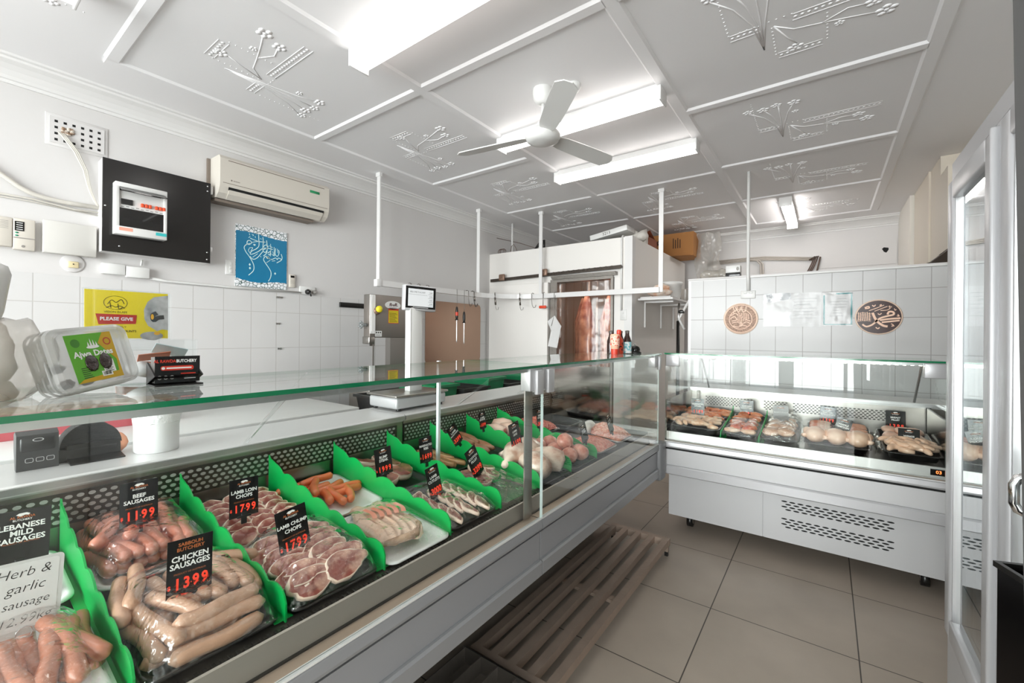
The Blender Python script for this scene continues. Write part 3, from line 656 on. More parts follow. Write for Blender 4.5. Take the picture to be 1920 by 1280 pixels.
ST = [[(375, 440), (325, 445), (285, 470), (270, 510), (300, 580), (350, 650), (400, 740), (422, 810), (410, 880), (340, 950)], [(310, 450), (318, 400), (355, 390), (382, 425), (345, 455), (312, 445)],
 [(360, 352), (420, 378), (500, 405), (600, 412)], [(380, 425), (430, 410), (500, 405)], [(490, 288), (495, 380), (497, 470), (460, 520), (390, 558), (362, 596), (385, 612), (480, 570), (560, 515), (640, 512), (725, 532)],
 [(362, 645), (390, 682), (430, 690), (480, 660), (530, 600), (565, 560)], [(345, 520), (335, 555), (360, 590)], [(345, 510), (400, 505), (370, 560)], [(560, 335), (566, 420), (560, 540), (600, 580), (628, 540)], [(620, 385), (628, 470), (625, 580), (570, 638)],
 [(685, 440), (692, 530), (684, 642)], [(560, 500), (600, 460), (645, 482), (600, 520), (562, 540)], [(640, 590), (685, 560), (672, 620), (645, 605)], [(745, 490), (752, 640)], [(770, 512), (762, 600), (800, 642), (830, 585), (820, 540)],
 [(700, 600), (742, 632), (722, 560)], [(865, 605), (882, 660), (866, 705), (790, 747)], [(870, 690), (820, 668), (800, 692), (770, 668), (700, 692), (640, 660)], [(690, 692), (620, 640), (585, 660), (574, 700), (610, 760), (660, 830), (696, 900), (690, 980), (655, 1045)],
 [(620, 745), (682, 705)], [(400, 660), (480, 600)], [(410, 450), (440, 455), (425, 470), (412, 452)], [(345, 275), (352, 305)], [(385, 290), (410, 300), (400, 315)], [(335, 345), (360, 325)], [(435, 320), (445, 345)], [(520, 350), (535, 370)], [(590, 405), (602, 418)], [(660, 470), (720, 500)], [(710, 718), (765, 712)], [(520, 640), (535, 655)], [(800, 520), (812, 590)]]
m = MB()
for s in ST: stroke(m, [pm(*p) for p in s], .0052 if len(s) > 3 else .0038, .0110)
for x, y in ((357, 778), (360, 835), (765, 920)):
    c = pm(x, y); m.add([(c[0]-.008, c[1], .011), (c[0], c[1]-.011, .011), (c[0]+.008, c[1], .011), (c[0], c[1]+.011, .011)], [(0, 1, 2, 3)])
disc(m, *pm(640, 660), .012, .010, .0110, seg=12); part('lettering', m, pale, cp)
# ================================================================ tiled partition fittings
ypt = 4.443
brz = mix2('mottled bronze', '#7a5a45', '#b08a70', 70, .35, .65, rough=.45, coat=0)
pl_cream = mat('pale rose gold ink', '#f0c9b0', .4)
def plaque(label, cx, cz, rx, rz, base, fill):
    t = thing('calligraphy_plaque', label, 'wall plaque', M=on_back_wall(cx, ypt, cz))
    m = MB(); m.lathe([(1, 0), (1, .010), (.97, .012), (0, .012)], 40, M=Matrix.Diagonal((rx, rz, 1, 1))); part('backing', m, mat('cream rim', '#e8cdb8', .4), t, 'cream rim')
    m = MB(); disc(m, 0, 0, rx*.94, rz*.94, .0124, seg=40); part('face', m, base, t)
    m = MB(); fill(m); part('lettering', m, pl_cream, t); return t
def fill1(m):
    disc(m, 0, 0, .134, .128, .0128, r0=.96, seg=40); disc(m, 0, -.005, .095, .092, .0128, r0=.95, seg=36)
    for i in range(7): stroke(m, [(-.02+i*.014, .06-.006*abs(i-3)), (-.018+i*.014, -.04+.006*i)], .0045, .013)
    for s in ([(-.03, .115), (-.025, .07), (-.005, .075), (.0, .11)], [(.01, .115), (.015, .07), (.04, .07), (.045, .11)], [(-.06, .11), (-.05, .075), (-.035, .085), (-.045, .11)], [(-.08, .03), (-.04, .05), (-.02, .03)], [(-.085, 0), (-.05, .02), (-.03, -.01), (-.07, -.02)],
              [(-.07, -.04), (-.03, -.03), (.01, -.045), (.05, -.03), (.08, -.045)], [(-.06, -.065), (-.02, -.075), (.02, -.06), (.055, -.07)], [(-.02, .06), (.03, .0), (.08, -.02)], [(-.05, .045), (-.06, .065), (-.04, .07)], [(.0, -.03), (.02, -.05), (-.01, -.06)]): stroke(m, s, .006, .013)
def fill2(m):
    k = .00083
    def q(P): return [((x-1625)*k, (858-y)*k*1.06) for x, y in P]
    for P, w in (([(1583, 818), (1598, 862), (1622, 902), (1660, 934), (1692, 942)], .016), ([(1508, 922), (1538, 942), (1580, 926), (1612, 892)], .012), ([(1600, 902), (1640, 868), (1690, 850), (1732, 838), (1730, 816), (1702, 812), (1690, 836)], .013),
                 ([(1636, 886), (1700, 876), (1782, 870)], .013), ([(1650, 905), (1710, 898), (1776, 890)], .012), ([(1556, 800), (1610, 778), (1665, 752)], .005), ([(1596, 806), (1640, 786), (1690, 764)], .005), ([(1640, 800), (1690, 796), (1718, 770)], .005),
                 ([(1580, 750), (1592, 762), (1604, 748)], .007), ([(1634, 752), (1646, 746), (1642, 760), (1634, 752)], .005), ([(1700, 760), (1720, 770), (1706, 776), (1700, 762)], .005), ([(1738, 784), (1744, 800), (1752, 792)], .005), ([(1762, 836), (1772, 852), (1756, 850)], .006),
                 ([(1716, 918), (1732, 930), (1720, 940), (1740, 936)], .006), ([(1606, 948), (1622, 962), (1634, 950)], .007), ([(1620, 826), (1634, 836), (1648, 824)], .006), ([(1524, 772), (1552, 762), (1556, 776), (1526, 780)], .009)): stroke(m, q(P), w, .013)
    for i in range(6):
        stroke(m, q([(1476+i*17, 810+6*(i % 2)), (1480+i*16, 850), (1474+i*17, 894-4*(i % 3))]), .004, .013); stroke(m, q([(1470, 824+i*14), (1520, 818+i*14), (1572, 828+i*13)]), .0035, .0131)
plaque('round bronze plaque with dense pale calligraphy on the tiled partition', -.637, 1.566, .142, .142, brz, fill1)
plaque('round dark maroon plaque with bold pale calligraphy on the tiled partition', .33, 1.565, .145, .138, mat('dark maroon', '#33120e', .3), fill2)
def notice(label, x0, x1, z0, z1, kind):
    t = thing('notice', label, 'notice', M=on_back_wall(x0, ypt, z0)); w, h = x1-x0, z1-z0
    m = MB(); m.box(0, w, 0, h, 0, .002); part('sheet', m, mat('notice paper', '#bdbdbd', .6), t)
    m = MB(); g = mat('grey print', '#7f8285', .5)
    if kind == 0:
        m.add([(0, h, .0024), (0, h*.72, .0024), (w*.4, h*.74, .0024), (w, h*.82, .0024), (w, h, .0024)], [(0, 1, 2, 3, 4)]); part('picture', m, mix2('grey photo print', '#55585c', '#dfe1e3', 14, .4, .6, coat=0, bump=0), t)
        m = MB(); rect(m, .006, w-.002, .004, h*.42, .0023); part('picture', m, mix2('pale photo print', '#b9bcc0', '#e3e4e6', 9, .4, .6, coat=0, bump=0), t)
        m = MB(); rect(m, .02, .075, h*.52, h*.525, .0024); rect(m, .02, .085, h*.39, h*.396, .0025)
    elif kind == 1:
        for i in range(7): rect(m, .02, w-.03-.02*(i % 3), h*.82-i*h*.095, h*.828-i*h*.095, .0024)
        rect(m, .03, w*.62, h*.655, h*.668, .0025)
    else:
        b = MB(); e = .012
        for a in ((.004, .004+e, .01, h-.02), (w-.004-e, w-.004, .01, h-.006), (w*.45, w-.004, h-.006-e, h-.006), (.004, w-.004, .008, .008+e*.6)): rect(b, a[0], a[1], a[2], a[3], .0023)
        part('border', b, mat('teal border', '#2d7d80', .5), t)
        for i, (a, c) in enumerate(((.5, .8), (.2, .85), (.25, .8), (.3, .75), (.35, .55), (.35, .65), (.3, .7))): rect(m, w*a, w*c, h*.80-i*h*.085, h*.81-i*h*.085, .0024)
    part('lettering', m, g, t)
    f = MB(); rect(f, 0, w, 0, h, .004); part('plastic_sleeve', f, clear_mat('plastic sleeve', '#ffffff', f0=.025, rough=.12, bump=.25, bscale=7, bdist=.03) if 'plastic sleeve' not in MATS else MATS['plastic sleeve'], t)
notice('notice with a dark photograph along its top, left of three on the partition', -.458, -.249, 1.494, 1.785, 0)
notice('plain white notice of typed lines, middle of three on the partition', -.246, -.032, 1.492, 1.782, 1)
notice('certificate with teal border, right of three on the partition', -.026, .174, 1.498, 1.774, 2)
cdt = thing('conduit', 'thin white conduit from the ceiling to the socket on the partition', 'conduit', (-.57, 4.43, 1.8))
m = MB(); m.tube([(-.578, 4.425, ZC), (-.578, 4.425, 1.95), (-.575, 4.425, 1.82)], .014, 10); wpart('tube', m, white_pl, cdt)
m = MB(); m.box(-.56, XR, 4.425, 4.44, 1.938, 1.95); wpart('branch', m, white_pl, cdt)
wall_switch('power_socket', 'white double socket with a plug on the tiled partition below the conduit', on_back_wall(-.578, ypt, 1.785), .118, .072, 2, 'socket')
mb_ = thing('modem', 'small white and black box on top of the partition', 'electronic box', (-.708, 4.50, 1.962))
m = MB(); m.box(-.062, .062, -.04, .04, .036, .105, bevel=.006); part('case', m, white_pl, mb_)
m = MB(); m.box(-.062, .062, -.043, .04, 0, .036, bevel=.003); part('base', m, black_gloss, mb_)
m = MB(); disc(m, .04, .07, .012, .018, 0, seg=16, M=Matrix(((1, 0, 0, 0), (0, 0, -1, -.0405), (0, 1, 0, 0), (0, 0, 0, 1)))); part('emblem', m, mat('grey seam', '#8f8b86', .5), mb_)
film2 = clear_mat('crumpled polythene', '#f4f2ee', f0=.07, rough=.08, bump=1., bscale=16, bdist=.03, milky=('#e9e6e0', .35))
m = MB()
for k in range(4): m.ball((-.93+.06*k, 4.51, 2.0), .075, .045, .045, sub=2, nz=.5, ns=4, seed=k)
o = m.build('plastic_sheeting', film2, origin=(-.85, 4.51, 1.962)); props(o, 'crumpled clear plastic lying on top of the partition', 'plastic sheet')
# ================================================================ on and beside the cool room
zr2 = 2.495
t = thing('cardboard_carton', 'brown printed cardboard carton overhanging the cool room roof', 'box', (-1.73, 6.35, zr2))
cbm = mat('brown cardboard', '#a5703a', .7, var=.08, vscale=5)
m = MB(); m.box(-.30, .27, -.2, .2, 0.005, .33); part('body', m, cbm, t)
m = MB(); m.add([(-.30, -.2, .01), (.25, -.2, .01), (.20, -.36, -.015), (-.2, -.34, .01)], [(0, 1, 2, 3)]); part('flap', m, cbm, t)
m = MB(); M2 = Matrix(((1, 0, 0, 0), (0, 0, -1, -.2015), (0, 1, 0, 0), (0, 0, 0, 1)))
disc(m, -.18, .22, .045, .035, 0, M=M2, r0=.55); stroke(m, [(-.21, .19), (-.17, .22), (-.15, .27)], .02, 0, M=M2)
for i in range(4): rect(m, .0+.03*i, .012+.03*i, .12, .26-.02*(i % 2), 0, M=M2)
part('print', m, mat('brown print', '#3a2414', .7), t)
film_w = clear_mat('hanging polythene', '#f4f3f0', f0=.06, rough=.12, bump=1., bscale=7, bdist=.05, milky=('#dcdad6', .45))
m = MB(); v = []; f = []
for i in range(9):
    for j in range(7): v.append((-1.47+.30*j/6+.03*math.sin(i*1.3+j), 6.32+.06*math.sin(j*1.7+i*.7)+.1*j/6, 2.83-.83*i/8-.05*j/6*math.sin(i)))
f = [(i*7+j, i*7+j+1, (i+1)*7+j+1, (i+1)*7+j) for i in range(8) for j in range(6)]
m.add(v, f, 0, True); o = m.build('plastic_sheeting', film_w, origin=(-1.35, 6.35, 2.4)); props(o, 'clear plastic sheet hanging from the brown carton', 'plastic sheet')
t = thing('opened_carton', 'open brown carton with crumpled white plastic on the cool room roof edge', 'box', (-1.95, 5.15, zr2))
m = MB(); m.add([(-.05, .25, .16), (.20, .1, .20), (.22, .35, .05), (.0, .5, .04)], [(0, 1, 2, 3)]); m.box(-.02, .22, .0, .3, 0, .10); part('body', m, mat('dark cardboard', '#8a4a30', .7), t)
m = MB()
for k in range(5): m.ball((-.03+.05*k, -.12+.05*(k % 2), .07+.02*(k % 3)), .09, .07, .065, sub=2, nz=.6, ns=4, seed=k+9)
m.box(.05, .21, -.08, .04, 0, .08); part('plastic_wrap', m, mat('crumpled white plastic', '#d3cfc8', .4, bump=1, bscale=20), t)
t = thing('flat_white_box', 'flat white box marked 3213 tilted on the cool room roof', 'box', M=at(-2.05, 4.80, zr2+.095, 0, R(-9)))
m = MB(); m.box(-.23, .23, -.12, .12, -.03, .03, bevel=.003); part('body', m, white_pl, t)
m = MB(); text_into(m, '3213', .05, -.02, 0, 0, M=Matrix(((1, 0, 0, 0), (0, 0, -1, -.1205), (0, 1, 0, 0), (0, 0, 0, 1)))); part('lettering', m, black_ink, t)
m = MB(); m.box(-2.55, -1.9, 4.66, 5.0, zr2, zr2+.02); o = m.build('grey_tray', mat('grey seam', '#8f8b86', .5), origin=(-2.2, 4.8, zr2)); props(o, 'flat grey sheet under the tilted white box on the cool room roof', 'tray')
t = thing('ceiling_rod', 'thin white rod between the cool room roof and the ceiling', 'rod', (-3.436, 4.70, 2.49))
m = MB(); m.tube([(0, 0, .005), (0, 0, .41)], .012, 8); part('rod', m, gloss_white, t)
m = MB(); m.tube([(-.01, -.02, .03), (.01, -.03, .1), (.05, -.03, .12), (.09, -.03, .06), (.1, -.02, .01)], .004, 6); part('cable', m, mat('brown cable', '#5d4a40', .5), t)
m = MB()
for k in range(3): m.tube([(-3.62+.02*k+.05*math.cos(a*.6), 4.69, zr2+.04+.04*math.sin(a*.6)) for a in range(11)], .004, 6)
m.tube([(-3.7, 4.7, 2.74), (-3.3, 4.72, 2.62), (-3.0, 4.74, zr2+.01)], .004, 6)
o = m.build('loose_cable', mat('brown cable', '#5d4a40', .5), origin=(-3.6, 4.7, zr2)); props(o, 'coiled dark cables on the left end of the cool room roof', 'cable')
m = MB(); m.tube([(-3.08, 4.70, zr2), (-2.96, 4.70, zr2+.13), (-2.93, 4.70, zr2+.12), (-2.93, 4.70, zr2)], .016, 8)
o = m.build('black_bracket', black, origin=(-3.0, 4.70, zr2)); props(o, 'black bent bracket standing on the cool room roof', 'bracket')
sh = thing('wall_shelf', 'narrow white shelf on brackets along the side of the cool room', 'shelf', (-1.71, 5.3, 1.8))
m = MB(); m.box(-1.71, -1.33, 4.74, 6.25, 1.80, 1.82); wpart('board', m, gloss_white, sh)
for y in (4.95, 5.55, 6.1):
    m = MB(); m.box(-1.708, -1.69, y-.012, y+.012, 1.50, 1.80); m.box(-1.69, -1.38, y-.012, y+.012, 1.782, 1.798); wpart('bracket', m, gloss_white, sh)
t = thing('bucket', 'white plastic bucket with lid on the shelf beside the cool room', 'bucket', (-1.48, 5.18, 1.821))
m = MB(); m.lathe([(.105, 0), (.125, .17), (.131, .172), (.131, .2), (0, .2)], 24); part('tub', m, white_pl, t)
m = MB(); m.lathe([(.134, .185), (.136, .205), (.12, .212), (0, .212)], 24); part('lid', m, white_pl, t)
t = thing('clear_tub', 'clear plastic tub at the partition end of the shelf', 'tub', (-1.45, 5.72, 1.821))
m = MB(); m.lathe([(.08, 0), (.095, .17)], 20); part('body', m, clear_mat('cloudy plastic', '#f2f1ef', f0=.06, rough=.1, milky=('#d9d6d2', .4)), t)
m = MB(); m.box(-.06, .02, -.28, -.2, 0, .05, bevel=.01); o = m.build('black_container', black); o.location = (-1.45, 5.66, 1.821); props(o, 'small black container between bucket and clear tub on the shelf', 'container')
t = thing('bread_bag', 'peach coloured wrapped bundle on the shelf behind the rail end', 'bag', (-1.53, 4.93, 1.821))
m = MB(); m.ball((0, 0, .075), .13, .12, .055, sub=3, nz=.25, ns=2.5); m.ball((.02, 0, .12), .09, .08, .05, sub=3, nz=.3, ns=3, seed=4); part('bundle', m, mix2('peach wrapping', '#e2b496', '#efe3d8', 14, .4, .6, coat=.3), t)
m = MB(); m.box(-1.69, -1.36, 4.76, 5.05, 1.8205, 1.838); o = m.build('folded_paper', paper, origin=(-1.5, 4.9, 1.82)); props(o, 'stack of flat white paper at the near end of the shelf', 'paper')
t = thing('broom', 'black and white pole leaning behind the partition end', 'broom', (-1.40, 5.22, .0))
m = MB(); m.cyl((0, 0, .05), (0, .0, 1.58), .02); part('grip', m, black, t)
m = MB(); m.cyl((0, 0, 1.58), (-.02, .1, 1.79), .012); part('handle', m, alu, t)
m = MB(); m.box(-.15, .15, -.03, .03, 0, .06, bevel=.01); part('head', m, black, t)
m = MB(); m.tube([(-1.24, 5.05, 1.80), (-1.36, 5.1, 1.60), (-1.30, 5.1, 1.48)], .014, 8); o = m.build('broken_bracket', gloss_white, origin=(-1.3, 5.1, 1.6)); props(o, 'slanting white brace beneath the shelf by the partition', 'bracket')
m = MB(); m.box(-1.36, -1.30, 5.06, 5.12, 1.66, 1.70, bevel=.01); o = m.build('black_clamp', black, origin=(-1.33, 5.09, 1.66)); props(o, 'small black clamp under the shelf by the partition', 'clamp')
# ---- the wall beyond the partition
bw = thing('access_panel', 'flat white access panel with a black hole on the back wall', 'panel', M=on_back_wall(-.13, YB, 2.31))
m = MB(); m.box(0, .82, 0, .31, 0, .012); m.box(-.4, .86, -.03, -.005, 0, .02); part('sheet', m, white_paint, bw)
m = MB(); pts = [(.712+.03*math.cos(a*.7)*(1+.25*math.sin(a*2.1)), .178+.033*math.sin(a*.7)*(1+.2*math.cos(a*1.7)), .0126) for a in range(9)]; m.add(pts, [tuple(range(9))]); part('hole', m, dark, bw)
pv = mat('grey conduit', '#b9b1a8', .45)
bc = thing('conduit', 'pair of grey conduits running along the back wall above the partition', 'conduit', (-1.0, YB-.03, 2.45))
m = MB()
for k in range(3): m.tube([(-1.47, YB-.02, 2.47+.024*k), (-.95, YB-.02, 2.49+.02*k), (-.7, YB-.02, 2.485+.02*k), (-.15, YB-.02, 2.43+.014*k)], .010, 8)
wpart('tube', m, pv, bc)
m = MB()
for k in range(2): m.tube([(-.88, YB-.05, 2.495), (-.80+.03*k, YB-.05, 2.48), (-.755+.03*k, YB-.05, 2.42), (-.745+.03*k, YB-.05, 2.2), (-.745+.03*k, YB-.05, 1.9)], .011, 8)
wpart('bend', m, pv, bc)
m = MB()
for k in range(3): m.tube([(-.19+.02*k, YB-.03, 2.43), (-.13+.02*k, YB-.06, 2.47), (-.17+.02*k, YB-.05, 2.36), (-.24+.02*k, YB-.04, 2.2)], .008, 6)
m.tube([(-.07, YB-.05, 2.46), (-.12, YB-.05, 2.2)], .010, 6)
o = m.build('loose_cable', mat('brown cable', '#5d4a40', .5), origin=(-.12, YB-.05, 2.3)); props(o, 'loop of dark cables on the back wall beside the access panel', 'cable')
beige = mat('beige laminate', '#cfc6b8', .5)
hd = thing('range_hood', 'beige boxed ventilation duct under the ceiling above the fridge end', 'duct', (.94, 5.3, 2.085))
m = MB(); m.box(.735, XR, 5.33, 6.10, 2.085, ZC-.002); m.box(.75, XR, 4.93, 5.33, 2.085, ZC-.002); wpart('casing', m, beige, hd)
m = MB(); m.box(.74, .76, 4.60, 4.93, 2.085, 2.72); m.box(.76, XR, 4.60, 4.93, 2.10, 2.72); wpart('lower_casing', m, beige, hd)
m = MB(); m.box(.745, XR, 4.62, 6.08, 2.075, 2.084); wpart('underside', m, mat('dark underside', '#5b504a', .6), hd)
# ================================================================ glass door fridge on the right
fr = thing('display_fridge', 'tall silver glass-door fridge at the right edge of the picture', 'fridge', (.7, 1.4, 0))
fx, fy0, fy1 = .365, .50, 2.27
m = MB(); m.box(fx+.075, XR-.02, fy0, fy1, .10, .30); m.box(fx+.075, XR-.02, fy1-.04, fy1, .3, 2.05); m.box(fx+.075, XR-.02, fy0, fy0+.04, .3, 2.05); m.box(XR-.06, XR-.02, fy0, fy1, .3, 2.05); m.box(fx+.075, XR-.02, fy0, fy1, 2.0, 2.05); wpart('cabinet', m, alu_white, fr)
m = MB(); m.box(fx+.012, fx+.09, fy0, fy1, 1.992, 2.052); wpart('header', m, alu_white, fr)
m = MB(); m.box(fx+.02, fx+.075, fy0, fy1, 1.978, 1.992); m.box(fx+.03, fx+.075, fy0, fy1, .295, .312); wpart('seal', m, dark, fr)
m = MB(); m.box(fx+.012, fx+.08, fy0, fy1+.01, .06, .295); wpart('kick_panel', m, alu_white, fr)
for y in (fy0+.1, fy1-.1):
    m = MB(); m.cyl((.5, y, 0), (.5, y, .10), .03); m.cyl((.95, y, 0), (.95, y, .10), .03); wpart('foot', m, black, fr)
m = MB(); m.box(fx+.11, XR-.07, fy0+.05, fy1-.05, .31, .315); m.box(XR-.075, XR-.065, fy0+.05, fy1-.05, .315, 1.99); wpart('lining', m, mat('fridge lining', '#cdd3d6', .4), fr)
for z in (.62, .98, 1.34):
    m = MB()
    for i in range(40): y = fy0+.08+i*.041; m.box(fx+.16, XR-.1, y, y+.005, z, z+.006)
    m.box(fx+.155, fx+.165, fy0+.06, fy1-.06, z-.006, z+.03); wpart('shelf', m, white_pl, fr)
m = MB(); m.box(fx+.14, fx+.20, fy0+.2, fy1-.12, 1.88, 1.93, bevel=.01); wpart('lamp', m, mat('fridge tube lamp', '#f8fbff', .4, emit=2.5), fr)
dgl = clear_mat('reflective door glass', '#e6eef0', f0=.30, base=.12)
def fridge_door(ya, yb):
    z0, z1 = .312, 1.978; w = .07
    m = MB(); m.box(fx, fx+.045, yb-w, yb, z0, z1, bevel=.008); m.box(fx, fx+.045, ya, ya+w, z0, z1, bevel=.008); m.box(fx, fx+.045, ya+w, yb-w, z1-w, z1, bevel=.006); m.box(fx, fx+.045, ya+w, yb-w, z0, z0+w, bevel=.006)
    d = wpart('door', m, alu_white, fr)
    g = MB(); g.box(fx+.018, fx+.024, ya+w, yb-w, z0+w, z1-w); o = g.build('pane', dgl, d, origin=fr.location)
    g = MB()
    for y in (yb-w-.012, ya+w+.002): g.box(fx+.008, fx+.030, y, y+.010, z0+w, z1-w)
    o = g.build('glazing_bead', alu, d, origin=fr.location)
    return d
d1 = fridge_door(1.735, 2.27); d2 = fridge_door(1.11, 1.665); fridge_door(.52, 1.05)
m = MB(); m.box(fx+.005, fx+.06, 1.672, 1.728, .31, 1.985, bevel=.006); m.box(fx-.012, fx+.01, 1.69, 1.71, .33, 1.97, bevel=.005); wpart('mullion', m, alu_white, fr)
m = MB(); m.box(fx+.005, fx+.06, 1.056, 1.104, .31, 1.985, bevel=.006); wpart('mullion', m, alu_white, fr)
m = MB(); m.tube([(fx+.01, 1.38, 1.03), (fx-.02, 1.38, 1.03), (fx-.032, 1.38, 1.036), (fx-.038, 1.38, 1.05), (fx-.038, 1.38, 1.09), (fx-.032, 1.38, 1.104), (fx-.02, 1.38, 1.11), (fx+.01, 1.38, 1.11)], .009, 12); o = m.build('handle', chrome, d2, origin=fr.location)
bn = thing('black_bin', 'open black plastic tub on a stand at the lower right edge', 'tub', M=at(.252, 1.144, .0, R(-69.5)))
m = MB(); a, b, w = .15, .062, .004
m.box(0, a, 0, b, .62, .626)
for q in ((0, a, 0, w), (0, a, b-w, b), (0, w, w, b-w), (a-w, a, w, b-w)): m.box(q[0], q[1], q[2], q[3], .626, .99)
part('tub', m, black_gloss, bn)
m = MB()
for q in ((-.004, a+.004, -.004, w), (-.004, a+.004, b-w, b+.004), (-.004, w, w, b-w), (a-w, a+.004, w, b-w)): m.box(q[0], q[1], q[2], q[3], .99, 1.0)
part('rim', m, black, bn)
m = MB(); m.box(.06, .09, .02, .045, .012, .62); m.box(0, a, 0, b, 0, .012); part('stand', m, black, bn)
pb = thing('dark_panel', 'dark slightly leaning board at the upper right edge of the picture', 'board', M=at(.240, .872, .006, R(-45)) @ Matrix.Rotation(R(-1.2), 4, 'Y'))
m = MB(); m.box(0.0, .13, -.008, .008, 0, 2.3); part('board', m, mat('dark grey board', '#3b3a39', .4, var=.25, vscale=3), pb)
# ================================================================ steel dunnage racks on the floor
rk = mat('tarnished steel', '#ab998b', .4, .55, bump=.1, bscale=60, var=.15, vscale=12)
rack = thing('dunnage_rack', 'low brown-steel slatted dunnage rack on the floor in front of the counter', 'rack', (-.985, 2.09, 0))
xs = [-1.165, -1.083, -.993, -.905, -.817]
for x in xs:
    m = MB(); m.box(x-.018, x+.018, 1.375, 2.80, .068, .106); wpart('slat', m, rk, rack)
for y in (1.345, 2.80): m = MB(); m.box(-1.185, -.797, y, y+.035, .064, .107); wpart('end_bar', m, rk, rack)
m = MB(); m.box(-1.15, -.83, 2.06, 2.10, .05, .066); wpart('cross_bar', m, rk, rack)
for x, y in ((-1.175, 1.36), (-.815, 1.36), (-1.175, 2.815), (-.815, 2.815)):
    m = MB(); m.box(x-.012, x+.012, y-.012, y+.012, .028, .066); wpart('leg', m, rk, rack)
    m = MB(); m.box(x-.010, x+.010, y-.010, y+.010, 0, .028); wpart('rubber_foot', m, black, rack)
rack2 = thing('dunnage_rack', 'darker finned steel rack on the floor at the bottom edge of the picture', 'rack', (-1.03, .8, 0))
dk = mat('dark tarnished steel', '#77716a', .38, .7, bump=.1, bscale=50, var=.2, vscale=9)
for x in (-1.19, -1.105, -1.02, -.93, -.865):
    m = MB(); m.box(x-.002, x+.002, .1, 1.325, .05, .116); wpart('fin', m, dk, rack2)
m = MB(); m.box(-1.195, -.86, .1, 1.325, .046, .052); wpart('tray_floor', m, dk, rack2)
for y in (.095, 1.323): m = MB(); m.box(-1.20, -.858, y, y+.006, .04, .118); wpart('end_plate', m, steel, rack2)
for x, y in ((-1.18, .12), (-.88, .12), (-1.18, 1.30), (-.88, 1.30)):
    m = MB(); m.box(x-.012, x+.012, y-.012, y+.012, 0, .047); wpart('leg', m, dk, rack2)
# ================================================================ refrigerated serve-over counters
ML = Matrix(((0, -1, 0, -.92), (1, 0, 0, 0), (0, 0, 1, 0), (0, 0, 0, 1)))   # local: x along the counter, y depth behind the front, z up
MR = Matrix(((1, 0, 0, 0), (0, 1, 0, 3.12), (0, 0, 1, 0), (0, 0, 0, 1)))
ledge_m = mat('worn bright ledge', '#cdb7a5', .3, .6, bump=.1, bscale=40, stretch=(30, 1, 1))
lip_m = mat('stainless lip', '#a8a098', .42, .55, bump=.04, bscale=30)
lip2_m = mat('bright stainless lip', '#a9a7a5', .42, .7)
deck_m = mat('stainless deck', '#6d6863', .35, .9)
mesh_dark = mat('dark perforated steel', '#4d4843', .35, .8); hole_l = mat('pale slot', '#b5b3b0', .4, .5)
bump_grey = mat('grey bumper', '#97989a', .35, .2)
shelf_m = mat('white work shelf', '#d6d5d4', .28, .25)
led_m = mat('led chips', '#fff6e8', .4, emit=9.)
def glass_box(mb, x0, x1, y0, y1, z0, z1, thin):
    o = len(mb.f); mb.box(x0, x1, y0, y1, z0, z1)
    # order of faces: -z +z -y +x +y -x
    big = {'z': (0, 1), 'y': (2, 4), 'x': (3, 5)}[thin]
    for i in range(6):
        if i not in big: mb.f[o+i] = (mb.f[o+i][0], 1, False)
def deck_z(d, depth): return .700+.072*(d-.12)/(.86-.12) if depth > .8 else .695+.06*(d-.09)/.64
